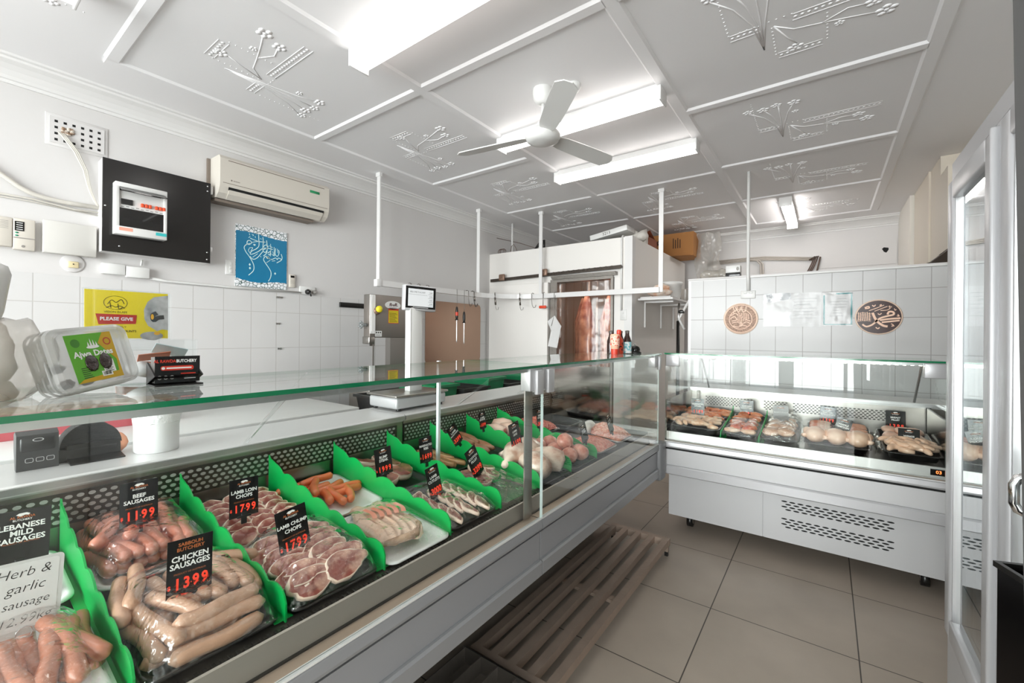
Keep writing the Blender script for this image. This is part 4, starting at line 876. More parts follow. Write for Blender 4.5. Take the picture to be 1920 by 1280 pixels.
def cabinet(label, M, s0, s1, depth, panel, lip, base_m, ends=(0, 0), led=True, top_end=None, glass_split=None):
    t = thing('serve_over_counter', label, 'display counter', M=M, group='refrigerated glass counters')
    P = lambda n, mb, mt, lb=None: part(n, mb, mt, t, lb)
    bk = depth+.30
    m = MB(); m.prism([(.012, .424), (0, .432), (0, .482), (.006, .490), (.02, .492), (.05, .492), (.05, .424)], s0, s1, 'x'); P('lower_bumper', m, bump_grey if panel is grey_panel else alu_white)
    m = MB(); m.box(s0, s1, .014, .06, .492, .600); P('front_panel', m, panel)
    m = MB(); m.box(s0, s1, .022, .06, .600, .612); P('shadow_gap', m, dark)
    m = MB(); m.prism([(.012, .612), (.002, .616), (.0, .625), (.004, .650), (.010, .655), (.06, .655), (.06, .612)], s0, s1, 'x'); P('upper_bumper', m, bump_grey if panel is grey_panel else alu_white)
    m = MB(); m.box(s0, s1, .004, .013, .655, .660); m.box(s0, s1, .017, .020, .655, .659); P('glass_channel', m, white_pl)
    m = MB(); m.box(s0, s1, .02, .068, .640, .6555); P('ledge', m, ledge_m)
    m = MB(); m.prism([(.066, .655), (.078, .714), (.084, .716), (.088, .712), (.082, .655)], s0, s1, 'x'); P('front_lip', m, lip)
    m = MB(); m.box(s0, s1, .086, .125, .672, .690); P('vent_channel', m, dark)
    m = MB(); n = int((s1-s0)/.016)
    if panel is grey_panel:
        n = int((s1-max(s0, -.1))/.016)
        for i in range(n): x = s1-.016*(i+1); m.box(x, x+.007, .086, .124, .690, .699)
        P('vent_comb', m, mat('black comb', '#1c1a18', .5))
    m = MB(); z0, z1 = deck_z(.12, depth), deck_z(depth, depth); m.prism([(.118, z0-.02), (.118, z0-.004), (depth, z1-.004), (depth, z1-.02)], s0, s1, 'x'); P('deck', m, deck_m)
    m = MB(); m.box(s0, s1, depth+.004, depth+.02, z1-.02, .948); P('rear_panel', m, steel)
    # pierced air grille
    g = MB(); o = MB(); row = .0165 if panel is grey_panel else .012; ow = .020 if panel is grey_panel else .019
    if panel is grey_panel:
        g.box(max(s0, -.2), s1-.04, depth-.002, depth+.004, .838, .930)
        rng = [(max(s0, -.2)+.01, s1-.05)]; nr = 5; zt = .917
    else: rng = [(-.80, -.47), (-.38, -.23), (-.19, .42)]; nr = 6; zt = .905
    for a, b in rng:
        for r_ in range(nr):
            x = a+(ow*.62 if r_ % 2 else 0)
            while x < b:
                disc(o, x, zt-r_*row, ow*.44, row*.36, 0, seg=8, M=Matrix(((1, 0, 0, 0), (0, 0, -1, depth-.0035), (0, 1, 0, 0), (0, 0, 0, 1)))); x += ow*1.24
    if panel is grey_panel: P('air_grille', g, mesh_dark)
    P('grille_slots', o, hole_l if panel is grey_panel else mat('dark slot', '#3c3936', .5))
    m = MB(); m.prism([(depth-.014, .952), (depth-.014, .976), (depth-.006, .980), (bk, .980), (bk, .952)], s0, s1, 'x'); P('work_shelf', m, shelf_m)
    m = MB(); m.box(s0, s1, depth-.018, depth-.013, .956, .974); m.box(s0, s1, depth-.002, depth+.002, .944, .952); P('shelf_trim', m, alu)
    m = MB(); m.box(s0+.01, s1-.01, .34 if panel is grey_panel else .085, bk-.02, .135 if panel is grey_panel else .118, .424); P('base', m, base_m)
    m = MB(); m.box(s0+.01, s1-.01, .06, .085, .424, .655); m.box(s0+.005, s1-.005, .06, bk-.02, .424, .66); m.box(s0+.005, s1-.005, depth+.03, bk-.03, .66, .952); P('body', m, base_m)
    # glass: upright front, flat top
    gs = glass_split or [s0, s1]
    for a, b in zip(gs[:-1], gs[1:]):
        m = MB(); glass_box(m, a+.002, b-.002, .007, .013, .657, 1.272, 'y'); P('front_glass', m, [glass, mat('pane edge', '#c8d8d4', .15)])
    e0, e1 = top_end or (s0, s1)
    m = MB(); glass_box(m, e0+.001, e1-.001, -.012, .43, 1.272, 1.282, 'z'); P('top_glass', m, [glass, glass_edge])
    m = MB(); m.box(s0+.03, s1-.03, .016, .05, 1.255, 1.2715); L = P('light_profile', m, alu)
    m = MB(); x = s0+.08
    while x < s1-.08: m.box(x, x+.012, .026, .040, 1.2535, 1.2553); x += .032
    part('led_strip', m, led_m, L)
    for q in [s0+.5*(s1-s0)/2+.02, s0+1.5*(s1-s0)/2-.1] if panel is grey_panel else [-.78, .47]:
        m = MB(); m.tube([(q, depth-.005, .980), (q, .42, 1.270)], .007, 8); P('strut', m, acrylic if panel is grey_panel else alu)
    return t
cab1 = cabinet('long glass serve-over counter on the left, its near section with sausages and chops', ML, -1.15, 1.484, .86, grey_panel, lip_m, mat('shaded plinth', '#1d1b1a', .5))  # grey base coloured near black to carry the shade under the counter
cab2 = cabinet('left-hand glass counter section with mince trays, beyond the joint in the glass', ML, 1.490, 2.99, .86, grey_panel, lip_m, MATS['shaded plinth'])
cab3 = cabinet('silver glass counter on castors across the back, holding the chicken trays', MR, -.925, 1.08, .73, silver_panel, lip2_m, mat('silver base panel', '#bfbfc0', .4, .1), top_end=(-.93, .50), glass_split=[-.925, -.505, .505, 1.08])
# joints, clamps and end panels
for cab, s, sg in ((cab1, 1.44, 1), (cab2, 1.535, -1)):
    m = MB(); m.box(s-.05, s+.043, .004, .05, 1.18, 1.268, bevel=.004); m.box(s-.018 if sg > 0 else s-.03, s+.03 if sg > 0 else s+.018, -.010, .006, 1.165, 1.262, bevel=.004); part('glass_clamp', m, alu_white, cab)
m = MB(); m.box(1.425, 1.478, .05, .056, .66, 1.18); part('stanchion', m, steel, cab1)
m = MB(); m.box(1.470, 1.484, .585, .600, .745, 1.272); part('glass_post', m, mat('bright post', '#dfe8ea', .2, .2), cab1)
mirror = mat('mirror stainless', '#9b9690', .12, 1.)
m = MB(); m.box(2.972, 2.988, .36, .86, .66, 1.17); m.box(2.972, 2.988, .08, .36, .66, .735); part('end_panel', m, mirror, cab2)
m = MB(); glass_box(m, 2.976, 2.982, .02, .40, .735, 1.27, 'x'); part('end_glass', m, [glass, MATS['pane edge']], cab2)
m = MB(); m.box(2.90, 2.985, .004, .05, 1.19, 1.268, bevel=.004); m.box(2.955, 2.985, -.01, .005, 1.17, 1.262, bevel=.004); part('glass_clamp', m, alu_white, cab2)
m = MB(); m.box(2.955, 2.99, .02, .08, .66, .715, bevel=.004); part('corner_block', m, acrylic, cab2)
for s in (-.88, .46):
    m = MB(); m.box(s-.04, s+.05, .004, .05, 1.19, 1.268, bevel=.004); m.cyl((s+.07, .03, 1.245), (s+.10, .03, 1.245), .012); part('glass_clamp', m, alu_white, cab3)
m = MB(); m.box(-.925, -.915, .02, .72, .66, .95); m.box(-.87, -.85, .705, .725, .70, .95); part('end_panel', m, mirror, cab3)
m = MB(); m.box(.528, .540, .08, .73, .66, .95); part('divider_panel', m, mirror, cab3)
m = MB(); m.box(.528, .548, .700, .728, .70, .95); part('divider_post', m, dark, cab3)
for sgn, s in ((-1, -.912), (1, .56)):
    m = MB(); n = 12; v = []; f = []
    for i in range(n+1):
        u = i/n; z = .98+.28*u; d = .71-.30*(1-math.cos(u*1.3)); v += [(s+(0 if sgn < 0 else .03*u), .02+.01*u, z), (s, d, z)]
    f = [(2*i, 2*i+1, 2*i+3, 2*i+2) for i in range(n)]; m.add(v, f); part('end_glass', m, glass, cab3)
# lower front of the back counter: two panels, two blocks of oval vents, castors
m = MB(); m.box(-.912, -.323, .078, .085, .118, .424); part('base_panel', m, MATS['silver base panel'], cab3)
m = MB(); m.box(-.317, 1.07, .078, .085, .118, .424); part('base_panel', m, MATS['silver base panel'], cab3)
for zt in (.371, .262):
    o = MB()
    for r_ in range(4):
        x = -.205+(.021 if r_ % 2 else 0)
        while x < .31: disc(o, x, zt-r_*.0165, .0165, .0048, 0, seg=10, M=Matrix(((1, 0, 0, 0), (0, 0, -1, .0772), (0, 1, 0, 0), (0, 0, 0, 1)))); x += .042
    part('vent_slots', o, dark, cab3)
m = MB(); m.box(.455, .512, .064, .072, .672, .704); part('thermostat', m, black_gloss, cab3)
m = MB(); text_into(m, '03', .024, .488, .689, 0, bold=.01, M=Matrix(((1, 0, 0, 0), (0, 0, -1, .0635), (0, 1, 0, 0), (0, 0, 0, 1)))); part('digits', m, mat('orange digits', '#ff7a3a', .4, emit=1.2), cab3)
for s in (-.80, .46, .98):
    for d in (.24, .85):
        m = MB(); m.cyl((s-.018, d, .045), (s+.018, d, .045), .045, 20); c = part('castor', m, black, cab3)
        m = MB(); m.cyl((s-.021, d, .045), (s+.021, d, .045), .022, 16); m.prism([(d-.03, .115), (d+.05, .115), (d+.03, .05), (d-.01, .05)], s-.028, s-.022, 'x'); m.prism([(d-.03, .115), (d+.05, .115), (d+.03, .05), (d-.01, .05)], s+.022, s+.028, 'x'); m.box(s-.03, s+.03, d-.04, d+.06, .1, .117); part('castor_fork', m, chrome, c)
cc = thing('corner_post', 'dark grey rounded corner cover joining the two glass counters', 'corner post', (-.945, 3.055, .40))
m = MB(); m.box(-.035, .040, -.062, .05, .0, .265, bevel=.022, seg=3); part('cover', m, mat('dark grey plastic', '#77787a', .4), cc)
# feet of the left counters
for cab, ss in ((cab1, (-.9, .1, 1.35)), (cab2, (1.62, 2.85))):
    for s in ss:
        for d in (.44, 1.0): m = MB(); m.cyl((s, d, 0), (s, d, .137), .025, 12); part('foot', m, black, cab)
# ---------------------------------------------------------------- wavy green dividers
def divider(label, M, s, d0, d1, z0, z1, h0=.055, h1=.115, mt=green_pl, waves=7, grp='wavy green plastic dividers'):
    """upright divider: straight foot on the deck, scalloped top rising to the back"""
    n = 84; top = []; bot = []
    for i in range(n+1):
        u = i/n; d = d0+(d1-d0)*u; base = z0+(z1-z0)*u
        w = abs(math.sin(math.pi*(u*waves+.12)))**.8
        h = h0+(h1-h0)*u*.55+.018*w+.030*u*u
        if u > .93: h += .022*(u-.93)/.07
        if u < .03: h *= math.sqrt(max(.05, 1-((.03-u)/.03)**2*.5))
        top.append((d, base+h)); bot.append((d, base+.001))
    m = MB(); th = .0022
    v = []; f = []
    for (d, z), (d2, zb) in zip(top, bot): v += [(s-th, d2, zb), (s-th, d, z), (s+th, d, z), (s+th, d2, zb)]
    for i in range(n):
        a = i*4; b = a+4
        for k in range(3): f.append((a+k, a+k+1, b+k+1, b+k))
    f += [(0, 1, 2, 3), (n*4+3, n*4+2, n*4+1, n*4)]
    m.add(v, f)
    m.box(s-.022, s+.022, d0+.01, d1-.01, 0, .002, M=Matrix(((1, 0, 0, 0), (0, 1, 0, 0), (0, (z1-z0)/(d1-d0), 1, z0-d0*(z1-z0)/(d1-d0)+.001), (0, 0, 0, 1))))
    t = thing('tray_divider', label, 'divider', M=M, group=grp)
    part('scalloped_panel', m, mt, t); return t
DS = [.240, .523, .812, 1.088, 1.376, 1.665, 1.965, 2.268]
DL = ['between the herb sausages and the beef and chicken sausages', 'between the chicken sausages and the lamb chump chops', 'between the lamb chops and the tray of ribs', 'between the tray of ribs and the lamb cutlets',
      'between the lamb cutlets and the scotch fillet tray', 'between the scotch fillet tray and the lamb legs', 'between the lamb legs and the rolled roasts', 'between the rolled roasts and the mince trays']
dgreens = mat('bright green plastic', '#04a04a', .33, var=.02)
for s, l in zip(DS, DL): divider('wavy green divider '+l, ML, s, .128, .85, deck_z(.128, .86), deck_z(.85, .86), mt=dgreens)
divider('spiky green divider between the marinated wings and the schnitzels', MR, -.578, .10, .60, deck_z(.10, .73), deck_z(.60, .73), .045, .075, mt=dgreens, waves=13)
divider('green divider between the schnitzels and the marinated chicken', MR, -.350, .10, .60, deck_z(.10, .73), deck_z(.60, .73), .04, .065, mt=dgreens, waves=13)
divider('clear divider left of the whole chickens', MR, -.128, .10, .62, deck_z(.10, .73), deck_z(.62, .73), .04, .065, mt=acrylic, waves=13, grp='clear dividers in the chicken counter')
# ================================================================ price tickets
def ticket(name_lines, price, M, w=.088, h=.122, label='', brand='AL RAWDA', grp='black price tickets', ns=.0125, kg=True, product=True, hazed=False, dim=False):
    t = thing('price_ticket', label, 'price ticket', M=M, group=grp)
    c = mat('faded ticket', '#8e8d8c', .3) if hazed else card_black  # grey variant carries the window haze on the glass in its card and ink
    m = MB(); m.box(-w/2, w/2, 0, h, -.0012, 0); part('card', m, c, t)
    m = MB(); m.box(-.008, .008, -.022, .012, -.004, .0012, bevel=.001); m.box(-.02, .02, -.003, .004, -.003, .003, bevel=.001); part('clip', m, black, t)
    m = MB(); z = .0006; k = h/.122; cyb = h*.885
    if brand == 'AL RAWDA':
        # little white bull over a meat cleaver
        m.add([(-.011*k, cyb+.0035*k, z), (-.006*k, cyb+.007*k, z), (.006*k, cyb+.0075*k, z), (.012*k, cyb+.004*k, z), (.009*k, cyb+.001*k, z), (.004*k, cyb+.0025*k, z), (-.004*k, cyb-.0005*k, z), (-.008*k, cyb+.002*k, z)], [(0, 1, 2, 3, 4, 5, 6, 7)])
        text_into(m, 'BUTCHERY', .0062*k, 0, cyb-.0085*k, z, bold=.012)
    n = len(name_lines); y0 = h*(.66 if n == 2 else .62 if n == 1 else .70)
    for i, s in enumerate(name_lines):
        q = min(ns, .80*w/(max(1, len(s))*.60)); text_into(m, s, q*1.18, 0, y0-i*.0150*k, z, bold=.028)
    part('lettering', m, mat('hazed ink', '#c9c9c8', .5) if hazed else white_ink, t)
    m = MB()
    if brand == 'AL RAWDA': text_into(m, 'AL RAWDA', .0078*k, 0, cyb-.002*k, z*.8, bold=.02)
    else:
        for i, s in enumerate(brand.split('|')): text_into(m, s, .0105*k, 0, cyb+.002*k-i*.0105*k, z, bold=.02)
    if product: text_into(m, 'PRODUCT OF AUSTRALIA', .0052*k, 0, h*.40, z)
    if price and kg: text_into(m, 'KG', .006*k, w*.43, h*.12, z)
    part('brand_lettering', m, orange_ink, t)
    if price:
        m = MB(); x = -w*.40
        if len(price) > 4: text_into(m, '$', .012*k, -w*.445, h*.2, z, bold=.03)
        digs = price.replace('.', ''); pw = w*.80/4; x0_ = -pw*(len(digs)-1)/2+(.03*w if len(digs) == 4 else .02*w)
        for i, ch in enumerate(digs): text_into(m, ch, .033*k, x0_+pw*i, h*.215, z, bold=.035, sx=.80)
        xd = x0_+pw*(len(digs)-2.5); m.box(xd-.0012, xd+.0012, h*.2-.0012, h*.2+.0012, 0, z)
        part('price', m, red_dig, t)
    return t
def tM(x, y, z, roll=0., yaw=0., lean=6.):   # facing +X
    return Matrix.Translation((x, y, z)) @ Matrix(((0, 0, 1, 0), (1, 0, 0, 0), (0, 1, 0, 0), (0, 0, 0, 1))) @ Matrix.Rotation(R(yaw), 4, 'Y') @ Matrix.Rotation(R(roll), 4, 'Z') @ Matrix.Rotation(R(-lean), 4, 'X')
def bM(x, y, z, roll=0., yaw=0., lean=4.):   # facing -Y
    return Matrix.Translation((x, y, z)) @ Matrix(((1, 0, 0, 0), (0, 0, -1, 0), (0, 1, 0, 0), (0, 0, 0, 1))) @ Matrix.Rotation(R(yaw), 4, 'Y') @ Matrix.Rotation(R(roll), 4, 'Z') @ Matrix.Rotation(R(-lean), 4, 'X')
ticket(('LEBANESE', 'MILD', 'SAUSAGES'), '', tM(-1.562, .143, .840, -3), .096, .125, 'black ticket reading LEBANESE MILD SAUSAGES at the left edge', ns=.0145)
ticket(('BEEF', 'SAUSAGES'), '11.99', tM(-1.582, .371, .850, -1), .086, .121, 'black ticket reading BEEF SAUSAGES $11.99')
ticket(('CHICKEN', 'SAUSAGES'), '13.99', tM(-1.197, .373, .790, -3), .090, .127, 'black ticket reading CHICKEN SAUSAGES $13.99', brand='SABBOUH|BUTCHERY', ns=.0145)
ticket(('LAMB LOIN', 'CHOPS'), '17.99', tM(-1.457, .595, .830, -2), .083, .115, 'black ticket reading LAMB LOIN CHOPS $17.99')
ticket(('LAMB CHUMP', 'CHOPS'), '17.99', tM(-1.219, .637, .770, 6), .087, .132, 'tilted black ticket reading LAMB CHUMP CHOPS $17.99')
ticket(('RUMP', 'STEAK'), '19.99', tM(-1.440, 1.111, .830, 3), .081, .108, 'black ticket reading RUMP STEAK 19.99', product=False)
ticket(('MARINATED', 'RIBS'), '16.99', tM(-1.438, 1.336, .830, 1), .076, .110, 'black ticket reading MARINATED RIBS', product=False)
ticket(('LAMB', 'CUTLETS'), '30.00', tM(-1.233, 1.203, .760, 11), .066, .126, 'tilted black ticket reading LAMB CUTLETS 30.00', product=False)
ticket(('SCOTCH', 'FILLET'), '32.99', tM(-1.253, 1.481, .775, 24), .071, .133, 'strongly tilted black ticket reading SCOTCH FILLET 32.99', product=False)
ticket(('LAMB', 'BACKSTRAPS'), '32.99', tM(-1.516, 1.63, .845, 32), .062, .107, 'fallen-over black ticket reading LAMB BACKSTRAPS', product=False)
ticket(('LAMB', 'SHANK'), '15.99', tM(-1.564, 1.880, .870, 4), .056, .092, 'small black ticket before the red-fleshed joints at the back', product=False)
ticket(('LAMB', 'LEGS'), '11.99', tM(-1.256, 1.780, .830, 10), .085, .130, 'black ticket reading LAMB LEGS 11.99', product=False)
ticket(('BEEF', 'MINCE'), '26.99', tM(-1.395, 2.213, .840, 0), .061, .111, 'narrow black ticket by the mince, seen through the glass joint', product=False)
ticket(('LAMB', 'DICED'), '', tM(-1.106, 2.245, .795, 17), .074, .105, 'leaning grey-black ticket without price before the front mince tray', product=False)
ticket(('LAMB', 'MINCE'), '', tM(-1.076, 2.55, .80, 24), .060, .125, 'leaning grey-black ticket without price in the far mince tray', product=False)
# handwritten sign
hs = thing('handwritten_sign', 'white laminated handwritten sign for herb and garlic sausage', 'sign', M=tM(-1.315, .127, .782, -4))
m = MB(); m.prism(rrect(-.05, .05, 0, .146, .008), -.0015, 0, 'z'); part('laminate', m, mat('laminate grey', '#c9c9c7', .2, coat=.5), hs)
m = MB(); m.prism(rrect(-.046, .043, .012, .14, .006), 0, .0004, 'z'); part('card', m, paper, hs)
def hand(m, s, size, x, y, rot=.0, slant=.25):
    text_into(m, s, size, 0, 0, 0, bold=-.012, align='CENTER', M=Matrix.Translation((x, y, .0008)) @ Matrix.Rotation(rot, 4, 'Z') @ Matrix(((1, slant, 0, 0), (0, 1, 0, 0), (0, 0, 1, 0), (0, 0, 0, 1))))
m = MB(); hand(m, 'Herb &', .026, -.006, .122); hand(m, 'garlic', .026, -.002, .092); hand(m, 'sausage', .022, 0, .062); hand(m, '12.99kg', .024, 0, .030); part('handwriting', m, black_ink, hs)
m = MB(); m.tube([(.0+.012*math.cos(a*.7), .004+.012*math.sin(a*.7), .002) for a in range(10)], .0008, 5); m.tube([(0, -.006, .002), (.004, -.05, 0)], .0008, 5); part('wire_clip', m, chrome, hs)
GB = 'black price tickets'
ticket(('MARINATED', 'WINGS'), '11.99', bM(-.789, 3.503, .800, 2), .094, .125, 'black ticket reading MARINATED WINGS 11.99', product=False)
ticket(('CHICKEN', 'SCHNITZEL'), '16.99', bM(-.483, 3.700, .790, 2), .092, .126, 'black ticket with price 16.99 in the chicken counter', product=False)
ticket(('MARYLANDS',), '', bM(-.255, 3.640, .780, 3), .096, .129, 'faded grey ticket without price in the chicken counter', product=False, hazed=True)
ticket(('CHICKEN', 'TENDERLOINS'), '13.99', bM(.010, 3.78, .790, -3), .091, .119, 'black ticket reading CHICKEN TENDERLOINS', product=False)
ticket(('WHOLE', 'CHICKEN'), '9.99', bM(.072, 3.418, .772, -14), .080, .125, 'tilted black ticket reading WHOLE CHICKEN 9.99', product=False)
ticket(('BREAST', 'FILLET'), '13.98', bM(.376, 3.80, .790, 1), .100, .128, 'black ticket reading BREAST FILLET', product=False)
ticket(('WINGS',), '4.99', bM(.397, 3.420, .752, 0), .095, .116, 'black ticket reading WINGS 4.99', product=False)
# ================================================================ trays and meat
rnd = random.Random(7)
def sheared(M, s, d, depth, lift=0.):
    """frame lying on the sloping deck of a counter"""
    sl = (deck_z(depth*.9, depth)-deck_z(depth*.2, depth))/(depth*.7)
    return M @ Matrix.Translation((s, d, deck_z(d, depth)+lift)) @ Matrix.Rotation(math.atan(sl), 4, 'X')
def tray_mesh(w, d, h, lip=.012, t=.003):
    m = MB(); k = 5; rings = []
    for (gx, z, r) in ((-.014, 0, .02), (-.002, h, .028), (lip, h+.001, .034), (lip, h-.003, .034)): rings.append([(x, y, z) for x, y in rrect(-w/2-gx+lip, w/2+gx-lip, -d/2-gx+lip, d/2+gx-lip, r, k)])
    n = len(rings[0]); v = [p for r_ in rings for p in r_]
    f = [tuple(range(n-1, -1, -1))]
    for q in range(3):
        for i in range(n): f.append((q*n+i, q*n+(i+1) % n, (q+1)*n+(i+1) % n, (q+1)*n+i))
    m.add(v, f, 0, True); return m
foam = mat('white foam tray', '#eeeceb', .5); trayb = mat('black tray', '#141312', .3); trays = mat('steel tray', '#9a9692', .3, .9); tray_c = clear_mat('clear tray', '#f0eeec', f0=.07, rough=.05)
def tray(label, F, w, d, h, mt, group='meat trays'):
    t = thing('meat_tray', label, 'tray', M=F, group=group); part('tray', tray_mesh(w, d, h), mt, t); return t
def cling(t, w, d, h, sag=.01, mt=None):
    m = MB(); nx, ny = 14, 12; v = []
    for i in range(nx+1):
        for j in range(ny+1):
            x, y = -w/2+w*i/nx, -d/2+d*j/ny; e = min(1, 6*min(i/nx, 1-i/nx))*min(1, 6*min(j/ny, 1-j/ny))
            v.append((x, y, .02+(h-.02)*e**.6+sag*noise.noise(Vector((x*18, y*18, h*50)))*e))
    f = [(i*(ny+1)+j, (i+1)*(ny+1)+j, (i+1)*(ny+1)+j+1, i*(ny+1)+j+1) for i in range(nx) for j in range(ny)]
    m.add(v, f, 0, True); part('cling_film', m, mt or film, t)
def sausage_mesh(L, r, bend, seed, twist=.0):
    m = MB(); n = 16; p = []; rr = []
    for i in range(n+1):
        u = i/n; x = (u-.5)*L; p.append((x, bend*(1-(2*u-1)**2)+.002*math.sin(u*9+seed), .0015*math.sin(u*7+seed*2)))
        e = min(u, 1-u)*L; q = min(1, e/(r*1.1)); rr.append(r*(.18+.82*math.sqrt(max(0, 1-(1-q)**2)))*(1+.04*math.sin(u*11+seed)))
    m.tube(p, rr, 12); return m
def sausages(label, group, mt, L, r, F, spots, name='sausage', nvar=4):
    protos = []
    for i, (x, y, z, rz, ry) in enumerate(spots):
        Mx = F @ Matrix.Translation((x, y, z)) @ Matrix.Rotation(R(rz), 4, 'Z') @ Matrix.Rotation(R(ry), 4, 'Y')
        if i < nvar:
            o = sausage_mesh(L*(1+.06*math.sin(i*2.3)), r, L*(.02+.045*((i*37) % 5)/5)*(1 if i % 2 else -1), i).build(name, mt); props(o, label, 'sausage', group); protos.append(o)
        else:
            o = protos[i % nvar].copy(); COL.objects.link(o)
        o.matrix_world = Mx
A = lambda s, d: sheared(ML, s, d, .86)
B = lambda s, d: sheared(MR, s, d, .73, .022 if d < .3 else .012)
saus_pink = mat('pink beef sausage', '#cd8069', .28, var=.07, vscale=35, coat=.5, bump=.12, bscale=90)
saus_pale = mat('pale chicken sausage', '#bd9379', .36, var=.06, vscale=45, coat=.3, bump=.15, bscale=120)
saus_brown = mat('brown herb sausage', '#bf7a60', .33, var=.10, vscale=45, coat=.4, bump=.12, bscale=100)
saus_dark = mat('dark thin sausage', '#6b5147', .4, var=.12, vscale=30, coat=.2)
saus_or = mat('orange frankfurt', '#de7646', .3, var=.06, vscale=22, coat=.4)
# compartment centres along the counter
cs = [(a+b)/2 for a, b in zip([-.05]+DS, DS+[2.6])]
# -- herb sausages (front) and Lebanese sausages (back) at the left edge
F = A(.085, .30); t = tray('foam tray of herb sausages at the bottom left corner', F, .28, .33, .022, foam); cling(t, .275, .325, .092)
sp = [(-.12+.035*i, .03+.004*(i % 3), .035, 84+5*(i % 3), 0) for i in range(8)]+[(-.10+.040*i, -.02, .06, 80+6*(i % 4), 0) for i in range(6)]+[(.075, .05, .062, 100, 0), (.11, .02, .055, 104, 0)]
sausages('brownish herb sausage wrapped in the bottom left corner tray', 'herb sausages', saus_brown, .20, .0165, F, sp)
F = A(.085, .68); t = tray('foam tray of dark thin sausages behind the handwritten sign', F, .28, .30, .022, foam)
sp = [(-.10+.022*i, .0, .03, 92+3*(i % 3), 0) for i in range(10)]
sausages('dark thin sausage behind the handwritten sign', 'dark sausages', saus_dark, .20, .010, F, sp)
# -- chicken sausages (front)
F = A(.385, .30); t = tray('tray of pale chicken sausages wrapped in film at the front', F, .262, .345, .016, trayb); cling(t, .258, .34, .104)
sp = [(-.088+.0335*i, .055+.006*(i % 2), .030, 96-1.5*i, 3) for i in range(7)]+[(-.03+.033*i, .035+.01*(i % 2), .060, 103-3*i, 2) for i in range(5)]
sp += [(.005, -.148, .028, 1, 0), (.012, -.122, .050, -2, 0), (.02, -.094, .070, 2, 0), (-.03, -.115, .026, 4, 0)]
sp += [(-.108, -.05, .036, 98, 0), (-.078, -.045, .055, 103, 0), (-.045, -.03, .066, 112, 0), (-.112, .08, .060, 80, 0), (-.085, .105, .070, 74, 0), (.095, .06, .058, 98, 0), (.112, .02, .050, 92, 0), (.10, .12, .06, 140, 0)]
sausages('pale chicken sausage in the wrapped front tray', 'chicken sausages', saus_pale, .185, .0170, F, sp)
F = A(.385, .675); t = tray('white foam tray of pink beef sausages behind the chicken sausages', F, .258, .33, .024, foam); cling(t, .252, .325, .114)
sp = [(-.105+.032*i, -.045+.006*(i % 2), .036, 99-2*i, 3) for i in range(7)]+[(-.10+.033*i, .09, .036, 92-i, 0) for i in range(7)]+[(-.085+.034*i, -.055+.01*(i % 2), .064, 104-5*i, 5) for i in range(6)]+[(-.08+.036*i, .075, .064, 98-4*i, -6) for i in range(5)]+[(-.07, .02, .088, 60, 0), (-.035, .03, .086, 82, 0)]
sausages('plump pink beef sausage in the wrapped white tray', 'beef sausages', saus_pink, .165, .0172, F, sp)
# -- frankfurts
F = A(.955, .66); t = tray('white tray of orange frankfurts behind the ribs', F, .262, .36, .012, foam)
sp = [(-.085, .12, .025, 10, 0), (-.06, .085, .025, 15, 0), (-.03, .055, .025, 12, 0), (.0, .10, .040, 6, 0), (.02, .035, .024, 14, 0), (.06, .0, .024, -10, 0), (.05, -.03, .026, 0, 0), (-.07, .0, .024, 70, 0), (-.03, -.02, .024, 76, 0), (.0, -.05, .024, 84, 0), (.035, -.065, .03, 66, 0), (-.045, .03, .045, 60, 0)]
sausages('orange frankfurt sausage in a loose heap on a white tray', 'frankfurts', saus_or, .145, .0150, F, sp)
# -- chops, steaks
lamb_m = mix2('lamb flesh', '#8f4438', '#dcae98', 30, .46, .72, rough=.35, detail=5); fat_m = mix2('pale fat', '#e2c3ad', '#f0dccb', 30, .3, .7, rough=.4); beef_m = mix2('beef flesh', '#7c3a2c', '#b9775e', 30, .4, .8, rough=.35); bone_m = mat('cut bone', '#e6d3c2', .5)
def chop_mesh(w, h, t, seed, fat=.16, eye=True, tail=.35):
    """slice of meat in the local xy plane: rim of fat, red centre, small bone"""
    r_ = random.Random(seed); n = 26; m = MB(); out = []
    for i in range(n):
        a = 2*math.pi*i/n; q = 1+.10*math.sin(2*a+seed)+.07*math.sin(3*a+seed*1.7)+.05*r_.uniform(-1, 1)
        x = math.cos(a)*w/2*q; y = math.sin(a)*h/2*q
        if x > 0: y *= 1-tail*x/w*1.6
        out.append((x, y))
    def ring(k, z, dx=0., dy=0.): return [(x*k+dx, y*k+dy, z+.0015*math.sin(x*90+seed)) for x, y in out]
    v = ring(.96, -t/2)+ring(1.0, -t*.2)+ring(1.0, t*.25)+ring(.95, t/2)+[(x*(1-fat*(.35+1.3*abs(noise.noise(Vector((x*30, y*30, seed))))))-w*.01, y*(1-fat*(.35+1.3*abs(noise.noise(Vector((x*30, y*30, seed)))))), t*.52) for x, y in out]+ring(.45, t*.56, -w*.02)+ring(.1, t*.57)
    f = []; sl = []
    for q in range(6):
        for i in range(n): f.append((q*n+i, q*n+(i+1) % n, (q+1)*n+(i+1) % n, (q+1)*n+i)); sl.append(1 if q < 4 else 0)
    o = len(m.v); m.v += v
    for a, s in zip(f, sl): m.f.append((a, s, True))
    m.f.append((tuple(range(n-1, -1, -1)), 0, False)); m.f.append((tuple(6*n+i for i in range(n)), 0, False))
    if eye and seed % 3:
        M2 = Matrix.Translation((-w*.12, -h*.10, t*.5)); m.ball((0, 0, 0), w*.09, h*.06, t*.14, sub=1, slot=2, M=M2)
        stroke(m, [(-w*.35, h*.05), (-w*.1, -h*.02), (w*.12, h*.08), (w*.30, 0)], h*.045, t*.60, slot=1)
    return m
